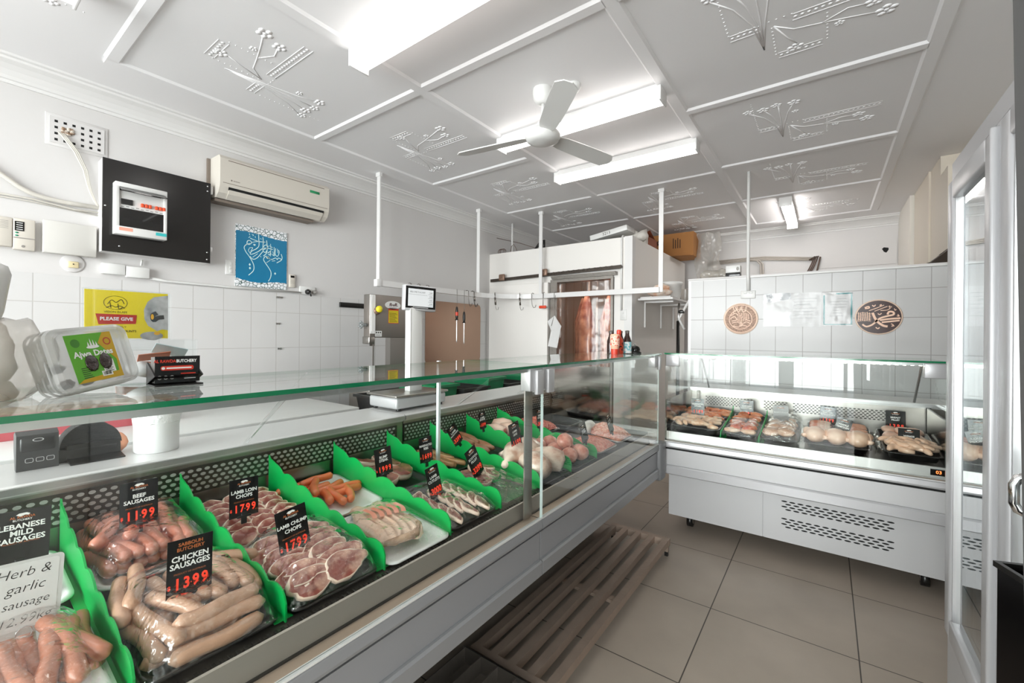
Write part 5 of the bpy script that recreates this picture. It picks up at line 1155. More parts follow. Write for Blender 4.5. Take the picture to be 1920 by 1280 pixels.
def pieces(kind, label, cat, group, mats, F, spots, make, nvar=5):
    protos = []
    for i, (x, y, z, rz, ry, rx) in enumerate(spots):
        Mx = F @ Matrix.Translation((x, y, z)) @ Matrix.Rotation(R(rz), 4, 'Z') @ Matrix.Rotation(R(rx), 4, 'X') @ Matrix.Rotation(R(ry), 4, 'Y')
        if i < nvar: o = make(i).build(kind, mats); props(o, label, cat, group); protos.append(o)
        else: o = protos[i % nvar].copy(); COL.objects.link(o)
        o.matrix_world = Mx
lm = [lamb_m, fat_m, bone_m]
F = A(.668, .66); tray('white foam tray of lamb loin chops at the back', F, .262, .36, .016, foam)
sp = []
for c in range(3):
    for k in range(7): sp.append((-.080+.075*c+.004*((k*7) % 3), -.145+.043*k, .038+.004*(c % 2), 4*((k+c) % 3)-90+90*(c != 1)*0+rnd.uniform(-12, 12)+90, 0, 38))
pieces('lamb_loin_chop', 'small lamb loin chop overlapped in rows on the white tray', 'meat', 'lamb loin chops', lm, F, sp, lambda i: chop_mesh(.085, .058, .016, i, .2))
F = A(.668, .295); t = tray('dark tray of large lamb chump chops at the front', F, .262, .335, .012, trayb)
sp = []
for k in range(6):
    for c in range(2): sp.append((-.052+.095*c+rnd.uniform(-.01, .01), -.125+.043*k, .046+.003*c, rnd.uniform(-14, 14)+(10 if c else -6), 0, 33))
pieces('lamb_chump_chop', 'large lamb chump chop with fat rim overlapped in the front tray', 'meat', 'lamb chump chops', lm, F, sp, lambda i: chop_mesh(.142, .078, .018, i+11, .15))
cling(t, .26, .33, .098, .006)
# lamb rib flap on white tray
F = A(.955, .29); t = tray('white tray holding one lamb rib flap at the front', F, .262, .345, .010, foam)
rb = thing('lamb_rib_flap', 'large wrapped lamb rib flap on the white front tray', 'meat', M=F @ Matrix.Translation((-.005, .02, .024)) @ Matrix.Rotation(R(-14), 4, 'Z'))
m = MB(); nx, ny = 34, 24; v = []
for i in range(nx+1):
    for j in range(ny+1):
        x, y = -.085+.17*i/nx+.010*math.sin(j*.35), -.13+.27*j/ny+.012*math.sin(i*.4)
        z = .012+.020*math.sin(math.pi*j/ny)**.5*math.sin(math.pi*i/nx)**.5+.0045*math.sin(i/nx*2*math.pi*6.5+j*.05)*(.3+.7*(j < ny*.62))
        if i in (0, nx) or j in (0, ny): z = .0
        v.append((x, y, z))
f = [(i*(ny+1)+j, (i+1)*(ny+1)+j, (i+1)*(ny+1)+j+1, i*(ny+1)+j+1) for i in range(nx) for j in range(ny)]
m.add(v, f, 0, True)
part('slab', m, mix2('rib flap', '#d3a88c', '#e5c9b2', 14, .3, .7, rough=.3, stretch=(1, .4, 1)), rb)
m = MB()
for k in range(5): stroke(m, [(-.055+.028*k, .06), (-.05+.027*k+.01, .02), (-.045+.026*k, -.015)], .016, .0385)
part('red_flesh', m, mix2('pinkish flesh', '#d4775c', '#e0a088', 30, .3, .7, rough=.3, stretch=(1, .2, 1)), rb)
m = MB(); m.tube([(-.08, -.125, .006), (-.02, -.135, .012), (.05, -.128, .012), (.085, -.08, .012), (.088, 0, .01)], [.006, .012, .014, .012, .006], 8); part('rolled_edge', m, mix2('browned edge', '#8f6444', '#c9a384', 25, .35, .65, rough=.4), rb)
cling(t, .25, .335, .058, .008)
# rump steak, cutlets, ribs, scotch fillet, backstraps
F = A(1.232, .67); t = tray('dark tray of rump steaks at the back', F, .26, .34, .014, trayb)
sp = [(-.05, -.06, .03, 15, 0, 6), (.05, -.04, .032, 40, 0, 6), (-.03, .05, .045, 70, 0, 10), (.05, .07, .04, 95, 0, 10), (-.06, .10, .055, 120, 0, 14)]
pieces('rump_steak', 'thick dark rump steak in the tray behind the cutlets', 'meat', 'rump steaks', [beef_m, fat_m, bone_m], F, sp, lambda i: chop_mesh(.15, .10, .024, i+23, .08, False, .2))
F = A(1.232, .30); t = tray('dark tray of lamb cutlets at the front', F, .26, .34, .012, trayb)
sp = []
for c in range(3):
    for k in range(5): sp.append((-.08+.078*c, -.12+.046*k, .034, 60+rnd.uniform(-15, 15), 0, 18))
pieces('lamb_cutlet', 'flat pale lamb cutlet in the dark front tray', 'meat', 'lamb cutlets', lm, F, sp, lambda i: chop_mesh(.115, .055, .013, i+31, .28, True, .55))
cling(t, .255, .335, .068, .006)
F = A(1.52, .67); tray('dark tray of marinated ribs at the back', F, .26, .34, .012, trayb)
sp = [(-.06+.05*(i % 3), -.10+.075*(i//3), .03+.004*(i % 2), 80+12*(i % 3), 0, 12) for i in range(9)]
pieces('marinated_rib', 'brown marinated rib in the tray behind the scotch fillet', 'meat', 'marinated ribs', [mix2('marinade', '#8c5a32', '#b8763f', 30, .3, .7, rough=.3), mix2('marinade fat', '#b98a58', '#d3aa7c', 30, .3, .7, rough=.35), bone_m], F, sp, lambda i: chop_mesh(.13, .05, .02, i+41, .12, False))
F = A(1.52, .29); t = tray('clear tray of scotch fillet slices at the front', F, .26, .34, .012, tray_c)
sp = [(-.03, .03, .03, 20, 0, 14), (.05, .05, .034, 50, 0, 14), (.0, .10, .045, 80, 0, 18), (-.06, .09, .036, 10, 0, 12), (.07, .11, .036, 120, 0, 10)]
pieces('scotch_fillet', 'marbled scotch fillet slice in the clear front tray', 'meat', 'scotch fillet slices', [beef_m, fat_m, bone_m], F, sp, lambda i: chop_mesh(.11, .08, .02, i+51, .15, True, .2))
cling(t, .25, .335, .05, .006)

def blob(sx, sy, sz, seed, nz=.18, ns=2.2, sub=3):
    m = MB(); m.ball((0, 0, 0), sx, sy, sz, sub=sub, nz=nz, ns=ns, seed=seed); return m
F = A(1.815, .67); tray('dark tray of lamb backstraps at the back', F, .27, .34, .012, trayb)
pieces('lamb_backstrap', 'long brownish lamb backstrap in the tray behind the lamb legs', 'meat', 'lamb backstraps', [mix2('backstrap', '#96603e', '#b98a66', 18, .3, .7, rough=.3)], F, [(-.07, -.03, .035, 85, 0, 0), (-.02, -.04, .035, 92, 0, 0), (.04, -.03, .035, 88, 0, 0), (-.04, .06, .055, 96, 0, 0), (.03, .07, .05, 80, 0, 0)], lambda i: blob(.10, .026, .022, i, .15))
F = A(1.815, .29); tray('dark tray of whole lamb legs at the front', F, .27, .34, .012, trayb)
leg_m = mix2('lamb leg fat', '#b08068', '#e6d2c0', 13, .34, .58, rough=.4, detail=6, bump=.8)
def leg_mesh(i):
    m = MB(); m.tube([(-.105, 0, -.004), (-.09, 0, 0), (-.03, .004, .004), (.03, .0, .002), (.085, -.006, -.008), (.12, -.008, -.012)], [.018, .050, .064, .052, .026, .014], 16)
    m.v = [tuple(Vector(p)*(1+.13*noise.noise(Vector(p)*20+Vector((i, 0, 0)))+.05*noise.noise(Vector(p)*60))) for p in m.v]; return m
pieces('lamb_joint', 'whole lamb leg with creamy white fat in the front tray', 'meat', 'lamb legs', [leg_m], F, [(-.05, .07, .068, 200, 0, 0), (.05, .09, .070, 165, 0, 0), (.045, -.055, .068, 110, 0, 0), (-.06, -.05, .066, 75, 0, 0)], leg_mesh, 3)
F = A(2.115, .66); tray('dark tray of red-fleshed joints at the back', F, .28, .34, .012, trayb)
shank_m = mix2('joint fat', '#d8ae96', '#e8d2c0', 12, .3, .7, rough=.35)
for i, (x, y, rz) in enumerate(((-.075, .03, -70), (.02, .0, -80), (.07, .09, -60))):
    t = thing('meat_joint', 'fat-covered joint with a dark red cut face in the back tray', 'meat', M=F @ Matrix.Translation((x, y, .058)) @ Matrix.Rotation(R(rz), 4, 'Z'), group='red-faced joints')
    m = MB(); m.tube([(-.07, 0, -.01), (-.05, 0, 0), (.0, 0, .002), (.05, 0, 0), (.06, 0, 0)], [.01, .04, .052, .045, .036], 16); part('joint', m, shank_m, t)
    m = MB(); m.lathe([(.037, 0), (.033, .004), (.012, .006), (.011, .002), (0, .002)], 18, M=Matrix.Translation((.06, 0, 0)) @ Matrix.Rotation(R(90), 4, 'Y')); part('cut_face', m, mix2('red cut face', '#a8321f', '#d9563a', 30, .3, .7, rough=.3), t)
F = A(2.115, .29); tray('dark tray of netted rolled roasts at the front', F, .28, .34, .012, trayb)
roast_m = mix2('rolled roast', '#b8654f', '#e2ab97', 26, .34, .66, rough=.35, bump=.6)
def roast_mesh(i):
    m = blob(.052, .045, .043, i, .10, 2.5); stroke(m, [(-.05, .0), (0, .004), (.05, 0)], .004, .0455); return m
pieces('rolled_roast', 'round pink rolled roast in the front tray by the mince', 'meat', 'rolled roasts', [roast_m], F, [(-.07, -.10, .052, 20, 0, 0), (.03, -.11, .052, 90, 0, 0), (.06, -.01, .05, 40, 0, 0), (-.05, .0, .05, 70, 0, 0), (-.02, -.04, .105, 10, 0, 0), (.04, .09, .05, 0, 0, 0), (-.06, .10, .05, 30, 0, 0)], roast_mesh, 4)
# -- mince trays: nobody could count the strands
def mince(label, F, w, d, h, seed, ca, cb, mt):
    t = tray('tray under the '+label, F, w, d, .022, mt)
    r_ = random.Random(seed); m = MB(); nx = 16; v = []
    hh = lambda x, y: .016+h*max(0, (1-abs(2*x/w)**2.6))*max(0, (1-abs(2*y/d)**2.6))*(1+.35*noise.noise(Vector((x*14, y*14, seed))))
    for i in range(nx+1):
        for j in range(nx+1): x, y = -w*.46+w*.92*i/nx, -d*.46+d*.92*j/nx; v.append((x, y, hh(x, y)))
    m.add(v, [(i*(nx+1)+j, (i+1)*(nx+1)+j, (i+1)*(nx+1)+j+1, i*(nx+1)+j+1) for i in range(nx) for j in range(nx)], 0, True)
    for k in range(420):
        x, y = r_.uniform(-w*.45, w*.45), r_.uniform(-d*.45, d*.45); a = r_.gauss(.5, .5); p = []
        for q in range(4):
            xx, yy = x+.011*q*math.cos(a+.35*q), y+.011*q*math.sin(a+.35*q)
            xx = max(-w*.47, min(w*.47, xx)); yy = max(-d*.47, min(d*.47, yy)); p.append((xx, yy, hh(xx, yy)+.002+.003*math.sin(q*2+k)))
        m.tube(p, .0032, 5)
    o = m.build('minced_meat', mix2('mince '+label[:9], ca, cb, 60, .35, .7, rough=.4)); o.matrix_world = F; props(o, label, 'minced meat', kind='stuff')
mince('pink mince heaped in the front steel tray', A(2.44, .24), .26, .23, .045, 1, '#c96a55', '#e6a791', trays)
mince('red mince heaped in the dark back tray', A(2.47, .68), .26, .26, .06, 2, '#c95a45', '#e89a84', trayb)
mince('pale mince heaped in the far front steel tray', A(2.74, .28), .25, .30, .06, 3, '#cf7d66', '#ecc3b0', trays)
mince('dark mince behind the narrow ticket at the back', A(2.20, .80), .10, .1, .05, 4, '#b9624d', '#d99a85', trayb)
F = A(2.76, .66); tray('black tray in the far back corner of the left counter', F, .25, .28, .03, trayb)
m = MB()
for k in range(3): m.ball((.02+.05*k, -.12+.01*k, .05), .06, .04, .035, sub=2, nz=.5, ns=3, seed=k+30)
o = m.build('plastic_bag', mat('crumpled white plastic', '#d3cfc8', .4, bump=1, bscale=20)); o.matrix_world = A(2.60, .50); props(o, 'crumpled white plastic between the mince trays', 'plastic bag')
# ================================================================ chicken counter
skin = mix2('raw chicken skin', '#dcae8e', '#efd3bd', 12, .3, .7, rough=.35); brst = mix2('chicken breast', '#dba98f', '#ecc9b4', 10, .3, .7, rough=.3); mari = mix2('orange marinade', '#cf6a3a', '#e6a27a', 30, .35, .65, rough=.3); schn = mix2('red marinade', '#c2452a', '#de8257', 25, .35, .65, rough=.3); tend = mix2('tenderloin', '#d6876b', '#eac0a6', 24, .3, .7, rough=.3)
def rows(nx, ny, w, d, z, jit=.012, rz=(0, 180), rx=12):
    return [(-w/2+w*(i+.5)/nx+rnd.uniform(-jit, jit), -d/2+d*(j+.5)/ny+rnd.uniform(-jit, jit), z+rnd.uniform(0, .008), rnd.uniform(*rz), 0, rnd.uniform(-rx, rx)) for j in range(ny) for i in range(nx)]
def wing_mesh(i):
    m = MB(); m.tube([(-.05, -.012, 0), (-.025, .008, .004), (0, .018, .004), (.018, .0, .004), (.045, -.018, 0), (.056, -.02, 0)], [.009, .017, .017, .013, .013, .006], 10); return m
C1, C2, C3, C4, C5 = (-.75, .33), (-.462, .22), (-.24, .215), (.055, .33), (.395, .25)
F = B(C1[0], .245); tray('front tray of marinated wings at the left end of the chicken counter', F, C1[1], .29, .04, trayb)
pieces('marinated_wing', 'pale marinated chicken wing in the left-hand front tray', 'chicken', 'marinated wings', [mix2('pale marinade', '#dfae88', '#efd6bd', 20, .35, .65, rough=.3)], F, rows(5, 4, .29, .25, .05), wing_mesh)
F = B(C1[0], .52); tray('back tray of orange wings at the left end of the chicken counter', F, C1[1], .28, .04, trayb)
pieces('marinated_wing', 'orange marinated chicken wing in the left-hand back tray', 'chicken', 'orange wings', [mari], F, rows(5, 4, .29, .24, .05), wing_mesh)
F = B(C2[0], .245); t = tray('front tray of red marinated chicken beside the spiky divider', F, C2[1], .29, .035, trayb); cling(t, C2[1]-.02, .28, .085, .01)
pieces('chicken_piece', 'red marinated chicken piece in the wrapped second tray', 'chicken', 'red marinated chicken', [schn], F, rows(2, 3, .17, .17, .055)+rows(2, 1, .15, .05, .05), lambda i: blob(.05, .035, .02, i))
pieces('chicken_piece', 'pale chicken piece at the front of the second tray', 'chicken', 'pale pieces in the second tray', [skin], F, [(-.05, -.10, .045, 10, 0, 0), (.045, -.10, .045, 160, 0, 0)], lambda i: blob(.05, .03, .018, i))
F = B(C2[0], .52); tray('back tray of orange chicken behind the red marinated pieces', F, C2[1], .28, .04, trayb)
pieces('chicken_piece', 'orange chicken piece in the back tray under the 16.99 ticket', 'chicken', 'orange chicken', [mari], F, rows(2, 3, .17, .22, .055), lambda i: blob(.05, .035, .02, i+5))
F = B(C3[0], .245); t = tray('front tray of brownish chicken under crumpled film', F, C3[1], .29, .03, trayb); cling(t, C3[1]-.01, .285, .095, .02)
pieces('chicken_piece', 'brownish chicken piece under crumpled film in the third tray', 'chicken', 'brownish chicken', [mix2('brown marinade', '#c99676', '#e6cdb8', 14, .35, .65, rough=.3)], F, rows(2, 2, .16, .2, .05), lambda i: blob(.055, .045, .025, i+9))
F = B(C3[0], .52); t = tray('back tray of film-wrapped chicken behind the faded ticket', F, C3[1], .28, .03, trayb); cling(t, C3[1]-.01, .275, .09, .02)
pieces('chicken_piece', 'film-wrapped pale chicken piece behind the faded ticket', 'chicken', 'film-wrapped chicken', [skin], F, rows(2, 2, .16, .2, .045), lambda i: blob(.05, .04, .02, i+13))
F = B(C4[0], .235); tray('wide black front tray of whole chickens', F, C4[1], .27, .035, trayb)
def chicken_mesh(i):
    m = MB(); m.ball((0, 0, 0), .056, .082, .048, sub=3, nz=.06, ns=2, seed=i)
    for s in (-1, 1):
        m.tube([(s*.03, .02, .0), (s*.045, -.03, .008), (s*.036, -.075, -.004), (s*.028, -.098, -.01)], [.024, .027, .015, .008], 12)
        m.tube([(s*.046, .05, .0), (s*.064, .02, -.008), (s*.052, .0, -.014)], [.013, .012, .007], 10)
    return m
pieces('whole_chicken', 'pale whole raw chicken in the wide front tray', 'chicken', 'whole chickens', [skin], F, [(-.105, -.02, .062, 175, 0, 0), (0, -.02, .062, 183, 0, 0), (.105, -.02, .062, 178, 0, 0)], chicken_mesh, 3)
F = B(C4[0]-.085, .51); tray('back tray of banded chicken behind the whole chickens', F, .15, .28, .035, trayb)
pieces('chicken_skewer', 'pale and red striped chicken strip behind the whole chickens', 'chicken', 'striped strips', [mix2('striped strip', '#c9785a', '#efdccb', 26, .4, .6, rough=.3)], F, [(0, -.1+.035*k, .05, 3, 0, 0) for k in range(7)], lambda i: blob(.06, .016, .012, i))
F = B(C4[0]+.09, .51); tray('back tray of chicken tenderloins behind the whole chickens', F, .17, .28, .035, trayb)
pieces('chicken_tenderloin', 'reddish chicken tenderloin strip in the back tray', 'chicken', 'chicken tenderloins', [tend], F, [(-.02+.04*(k % 2), -.1+.022*k, .05+.004*(k % 2), 6*(k % 3), 0, 0) for k in range(10)], lambda i: blob(.055, .014, .011, i))
F = B(C5[0], .245); tray('black front tray of chicken wings at the right end', F, C5[1], .28, .04, trayb)
pieces('chicken_wing', 'pale raw chicken wing in the right-hand front tray', 'chicken', 'raw wings', [skin], F, rows(4, 4, .2, .23, .048)+rows(3, 3, .15, .18, .062), wing_mesh)
F = B(C5[0], .51); t = tray('back tray of chicken breast fillets at the right end', F, C5[1], .28, .04, trayb)
pieces('chicken_breast', 'pink chicken breast fillet in the right-hand back tray', 'chicken', 'breast fillets', [brst], F, [(-.06, -.07, .055, 80, 0, 8), (.05, -.07, .055, 100, 0, 8), (-.06, .05, .06, 85, 0, 8), (.06, .05, .06, 95, 0, 8), (0, -.01, .075, 90, 0, 8)], lambda i: blob(.062, .045, .022, i, .15))
m = MB(); v = []; f = []
for i in range(10):
    for j in range(5): v.append((.242+.035*(j/4)+.008*math.sin(i*2.1+j), 3.22+.42*i/9, .715+.055*math.sin(math.pi*j/4)+.02*noise.noise(Vector((i, j*2, 0)))+.035*i/9))
f = [(i*5+j, i*5+j+1, (i+1)*5+j+1, (i+1)*5+j) for i in range(9) for j in range(4)]; m.add(v, f, 0, True)
o = m.build('plastic_bag', film, origin=(.25, 3.3, .72)); props(o, 'crumpled clear bag between the whole chickens and the wings', 'plastic bag')
# ================================================================ things standing on the left glass top (z = 1.282)
GT = 1.2825
tb = thing('date_tub', 'clear lidded plastic tub with a green Ajwa Dates label, leaning on the counter top', 'food tub',
           M=Matrix.Translation((-1.075, .146, GT+.003)) @ Matrix.Rotation(R(122), 4, 'Z') @ Matrix.Rotation(R(90-14), 4, 'X') @ Matrix.Rotation(R(6.5), 4, 'Z'))
cloud = clear_mat('frosted tub plastic', '#f0f0ef', f0=.06, rough=.15, milky=('#dfe0df', .42))
# local: x along the long side, y up the short side, z out to the viewer
TW, TH = .150, .118
m = MB(); k = 5; rings = []
for gx, z, r in ((.012, -.055, .016), (.004, -.006, .02), (0, -.004, .022), (0, .004, .022), (.006, .008, .02), (.010, .006, .018)): rings.append([(x, y, z) for x, y in rrect(gx, TW-gx, gx, TH-gx, r, k)])
n = len(rings[0]); v = [p for r_ in rings for p in r_]; f = [tuple(range(n-1, -1, -1)), tuple(5*n+i for i in range(n))]
for q in range(5):
    for i in range(n): f.append((q*n+i, q*n+(i+1) % n, (q+1)*n+(i+1) % n, (q+1)*n+i))
m.add(v, f, 0, False); part('tub', m, cloud, tb)
m = MB()
for q in (0, .008, .016): m.tube([(x, y, -.012-q*1.6) for x, y in rrect(.001, TW-.001, .001, TH-.001, .022, 5)]+[(TW-.022, .001, -.012-q*1.6)], .0022, 6, caps=False)
part('rib', m, cloud, tb)
LW0, LW1, LH0, LH1 = .026, .112, .014, .104
m = MB(); rect(m, LW0, LW1, LH0, LH1, .0082); part('label', m, mat('lime green print', '#5fae2c', .4, var=.18, vscale=22), tb, 'green label')
m = MB(); m.add([(LW1, LH1, .0084), (LW1-.016, LH1, .0084), (LW1-.030, LH1-.02, .0084), (LW1-.004, LH0+.035, .0084), (LW1-.006, LH0+.012, .0084), (LW0+.01, LH0+.006, .0084), (LW0, LH0, .0084), (LW1, LH0, .0084)], [(0, 1, 2, 3), (0, 3, 4, 7), (4, 5, 6, 7)]); part('label_band', m, mat('mustard print', '#c9a21e', .4), tb)
m = MB(); disc(m, LW0+.016, LH1-.016, .008, z=.0084, seg=16); part('label_spot', m, mat('dark green print', '#3c7f22', .4), tb)
m = MB(); text_into(m, 'Ajwa Dates', .0155, (LW0+LW1)/2+.0, LH0+.052, .0088, bold=.03); disc(m, LW0+.045, LH1-.026, .012, .003, .0086, seg=16)
for x, h in ((.038, .007), (.043, .013), (.048, .010), (.053, .006)): m.add([(LW0+x-.002, LH1-.024, .0086), (LW0+x+.002, LH1-.024, .0086), (LW0+x, LH1-.022+h, .0086)], [(0, 1, 2)])
rect(m, LW1-.034, LW1-.012, LH0+.012, LH0+.036, .0087); rect(m, LW1-.040, LW1-.020, LH0+.006, LH0+.016, .0087); part('lettering', m, white_ink, tb)
m = MB()
for i in range(8): rect(m, LW1-.032, LW1-.016-.003*(i % 2), LH0+.014+.0026*i, LH0+.015+.0026*i, .0089)
for i in range(7): rect(m, LW1-.037+.0022*i, LW1-.036+.0022*i+.0004*(i % 3), LH0+.008, LH0+.014, .0089)
for i in range(6): rect(m, LW0+.012, LW0+.030-.002*(i % 3), LH0+.008+.0036*i, LH0+.0092+.0036*i, .0086)
part('small_print', m, mat('dark print', '#28331f', .5), tb)
dat = mat('dark date', '#2a1712', .25, coat=.6, bump=.6, bscale=90)
for x, y in ((.034, .034), (.060, .034)):
    m = MB(); m.ball((LW0+x, LH0+y, .009), .012, .016, .0014, sub=2, nz=.12, ns=4, seed=x*90); part('date_picture', m, dat, tb)
m = MB(); disc(m, LW1-.012, LH1-.018, .0075, z=.0086, seg=16, r0=.7); part('seal_mark', m, mat('red mark', '#b8442e', .4), tb)
for i, (x, y) in enumerate(((.04, .02), (.075, .018), (.11, .022), (.03, .05))):
    m = MB(); m.ball((x, y, -.03), .014, .010, .010, sub=1, nz=.2, seed=i); part('date', m, dat, tb)
ch = thing('card_holder', 'black business card holder with butchery cards on the counter top', 'card holder', M=on_left_wall(-1.20, .292, GT))
m = MB(); m.box(0, .088, 0, .003, 0, .055); m.prism([(0, .0), (.022, .055), (.022, .053), (.003, .0)], 0, .088, 'x', M=None)
for x in (0, .085): m.prism([(0, 0), (.022, .055), (.05, .0), (.05, -.004), (0, -.004)], x, x+.003, 'x')
m.box(0, .088, .003, .040, -.002, 0); part('tray', m, black, ch)
m = MB()
for q in range(4): m.box(.004+.001*q, .084+.001*q, .006, .062, .012+.007*q, .0126+.007*q)
part('card', m, paper, ch)
m = MB(); m.box(.004, .086, .006, .064, .038, .0388); part('front_card', m, card_black, ch)
m = MB(); text_into(m, 'BUTCHERY', .0092, .0605, .053, .0392, bold=.03, sx=.82)
for i in range(3): disc(m, .012+.011*i, .018, .0042, z=.0392, seg=12, r0=.8)
rect(m, .05, .078, .0175, .019, .0392); rect(m, .056, .078, .0135, .015, .0392); part('lettering', m, white_ink, ch)
m = MB(); text_into(m, 'AL RAWDA', .0092, .0215, .053, .0392, bold=.03, sx=.82); m.add([(x, y, .0390) for x, y in rrect(.014, .074, .033, .043, .004)], [tuple(range(20))]); rect(m, .05, .078, .024, .0265, .0392); part('red_lettering', m, mat('red print', '#d23a26', .5), ch)
m = MB(); rect(m, .024, .070, .0365, .0395, .0394); disc(m, .0185, .038, .0032, z=.0394, seg=10); part('white_marks', m, white_ink, ch)
db = thing('donation_box', 'clear acrylic donation box holding notes, behind the card holder', 'donation box', M=on_left_wall(-1.335, .262, GT))
m = MB(); t_ = .003; bw_, bh_, bd_ = .140, .098, .085
for a in ((0, bw_, 0, t_, 0, bd_), (0, t_, t_, bh_, 0, bd_), (bw_-t_, bw_, t_, bh_, 0, bd_), (t_, bw_-t_, t_, bh_, 0, t_), (t_, bw_-t_, t_, bh_, bd_-t_, bd_)): m.box(*a)
m.box(0, bw_, bh_, bh_+t_, 0, bd_); part('box', m, acrylic, db)
m = MB()
for i, (x, y, r_) in enumerate(((.03, .02, 8), (.07, .035, -12), (.10, .03, 15), (.06, .06, 6))):
    m.box(-.03, .03, -.012, .012, -.001, .001, M=Matrix.Translation((x, y, .03+.012*i)) @ Matrix.Rotation(R(r_), 4, 'Z') @ Matrix.Rotation(R(50), 4, 'X'))
part('folded_note', m, mat('salmon note', '#d8876a', .6), db)
m = MB(); m.box(-.035, .03, -.012, .016, -.001, .001, M=Matrix.Translation((.095, .07, .055)) @ Matrix.Rotation(R(-14), 4, 'Z') @ Matrix.Rotation(R(40), 4, 'X')); part('card', m, mat('pale teal card', '#b5cdd1', .5), db)
m = MB(); m.ball((.05, .03, .04), .035, .02, .03, sub=2, nz=.5, ns=4); part('paper', m, paper, db)
ys = thing('donation_sign', 'yellow PLEASE GIVE sign in a clear acrylic stand above the donation box', 'sign', M=on_left_wall(-1.325, .213, GT+.1015) @ Matrix.Rotation(R(-1.5), 4, 'X'))
SW, SH = .150, .110
m = MB(); m.box(-.004, SW+.004, -.001, SH+.003, -.004, -.001); m.box(-.004, SW+.004, -.001, SH+.003, .0015, .003); m.box(SW+.004, SW+.007, -.001, SH, -.012, .004); m.box(-.002, SW, -.004, -.001, -.03, .02); part('stand', m, acrylic, ys)
m = MB(); m.box(0, SW, 0, SH, -.0005, .0005); part('sheet', m, mat('bright yellow print', '#f7df22', .5), ys, 'yellow sheet')
m = MB(); disc(m, .052, .082, .021, .016, .001, seg=28, r0=.95)
for s in ([(.038, .078), (.045, .088), (.053, .083), (.062, .09), (.067, .08)], [(.036, .07), (.045, .075), (.052, .072), (.06, .075), (.068, .07)], [(.042, .083), (.044, .07)], [(.056, .08), (.058, .068), (.064, .072)]): stroke(m, s, .0014, .001)
text_into(m, 'VISION ISLAM', .0066, .052, .0605, .001); text_into(m, 'GENEROUSLY', .0068, .050, .026, .001); text_into(m, 'EVERY CENT COUNTS', .0068, .055, .0165, .001, bold=.02); part('print', m, mat('olive print', '#5b4d10', .5), ys)
m = MB(); m.add([(.018, .056, .0012), (.023, .032, .0012), (.088, .034, .0012), (.090, .055, .0012)], [(0, 1, 2, 3)]); part('red_banner', m, mat('red banner print', '#c8372a', .5), ys)
m = MB(); text_into(m, 'PLEASE GIVE', .0105, .054, .0445, .0014, bold=.035); part('lettering', m, white_ink, ys)
hnd = mix2('grey hand print', '#8d8d8d', '#e6e6e6', 24, .3, .7, rough=.5, coat=0, bump=0)
m = MB(); P = [(.122, .1), (.150, .106), (.150, .02), (.138, .022), (.128, .017), (.120, .024), (.111, .03), (.104, .046), (.103, .068), (.110, .088)]; m.add([(x, y, .0011) for x, y in P], [tuple(range(len(P)))])
disc(m, .118, .006, .022, .010, .0011, seg=20); part('hand_picture', m, hnd, ys)
m = MB(); stroke(m, [(.128, .062), (.120, .055), (.122, .044), (.13, .05), (.142, .052)], .010, .0014); part('hand_shadow', m, mat('dark grey print', '#4c4c4c', .5), ys)
m = MB(); disc(m, .128, .012, .0062, .004, .0016, seg=14); disc(m, .119, .052, .003, .007, .0016, seg=12); part('coin_picture', m, mat('gold print', '#e7b03c', .5), ys)
bag = thing('wrapped_bundle', 'white knob-topped bundle in cloudy plastic at the left edge of the counter top', 'bag', (-1.13, .062, GT))
m = MB(); m.lathe([(.018, .135), (.022, .15), (.027, .19), (.030, .212), (.026, .226), (.014, .232), (0, .233)], 24); part('knob', m, white_pl, bag)
m = MB(); m.ball((.0, -.012, .075), .05, .046, .072, sub=3, nz=.28, ns=3.2); m.lathe([(.036, .001), (.04, .01), (.03, .03)], 20); part('bundle', m, mix2('cream wadding', '#cdc4b8', '#ece7df', 14, .35, .65, rough=.6, coat=.1, bump=.5), bag)
m = MB(); m.ball((-.005, .02, .065), .06, .062, .075, sub=3, nz=.25, ns=2.4, seed=5); part('plastic_wrap', m, clear_mat('cloudy wrap', '#f6f5f3', f0=.05, rough=.2, bump=.6, bscale=14, bdist=.02, milky=('#e6e3de', .30)), bag)
# sauces and bell on the far corner of the glass
def bottle(name, label, x, y, prof, mt, cap, capm, lab=None, labm=None, cat='sauce bottle', fill=None):
    t = thing(name, label, cat, (x, y, GT), group='sauces on the corner of the glass top')
    m = MB(); m.lathe(prof, 20); part('bottle', m, mt, t)
    m = MB(); m.lathe(cap, 16); part('cap', m, capm, t)
    if lab: m = MB(); m.lathe(lab, 20, caps=False); part('label', m, labm, t)
    return t
lab_w = mix2('pale blue label', '#6fc3cf', '#f1f4f3', 60, .42, .52, rough=.5, coat=0, bump=0)
pink_s = mat('pale pink sauce', '#f0b79a', .3); red_s = mat('orange red sauce', '#d8482a', .3, coat=.5); brn = mat('dark brown sauce', '#2b120c', .12, coat=.6)
bottle('sauce_bottle', 'pale pink squeeze bottle standing on its red cap', -1.075, 2.575, [(.022, .03), (.026, .045), (.028, .08), (.029, .118), (.026, .128), (.0, .129)], pink_s, [(.023, 0), (.024, .03), (.023, .036)], mat('red cap', '#d2412c', .4), [(.0292, .055), (.0296, .118)], mix2('red print label', '#d9553f', '#f3c9b4', 70, .42, .5, rough=.5, coat=0, bump=0))
bottle('sauce_bottle', 'orange-red hot sauce bottle with a red cap', -1.085, 2.665, [(.027, 0), (.029, .006), (.029, .07), (.027, .09), (.015, .112), (.012, .125), (.012, .14)], red_s, [(.014, .128), (.015, .132), (.015, .15), (.012, .156), (0, .157)], mat('red cap', '#d2412c', .4), [(.0294, .02), (.0294, .075)], mix2('black print label', '#1f1512', '#d8482a', 80, .44, .5, rough=.5, coat=0, bump=0))
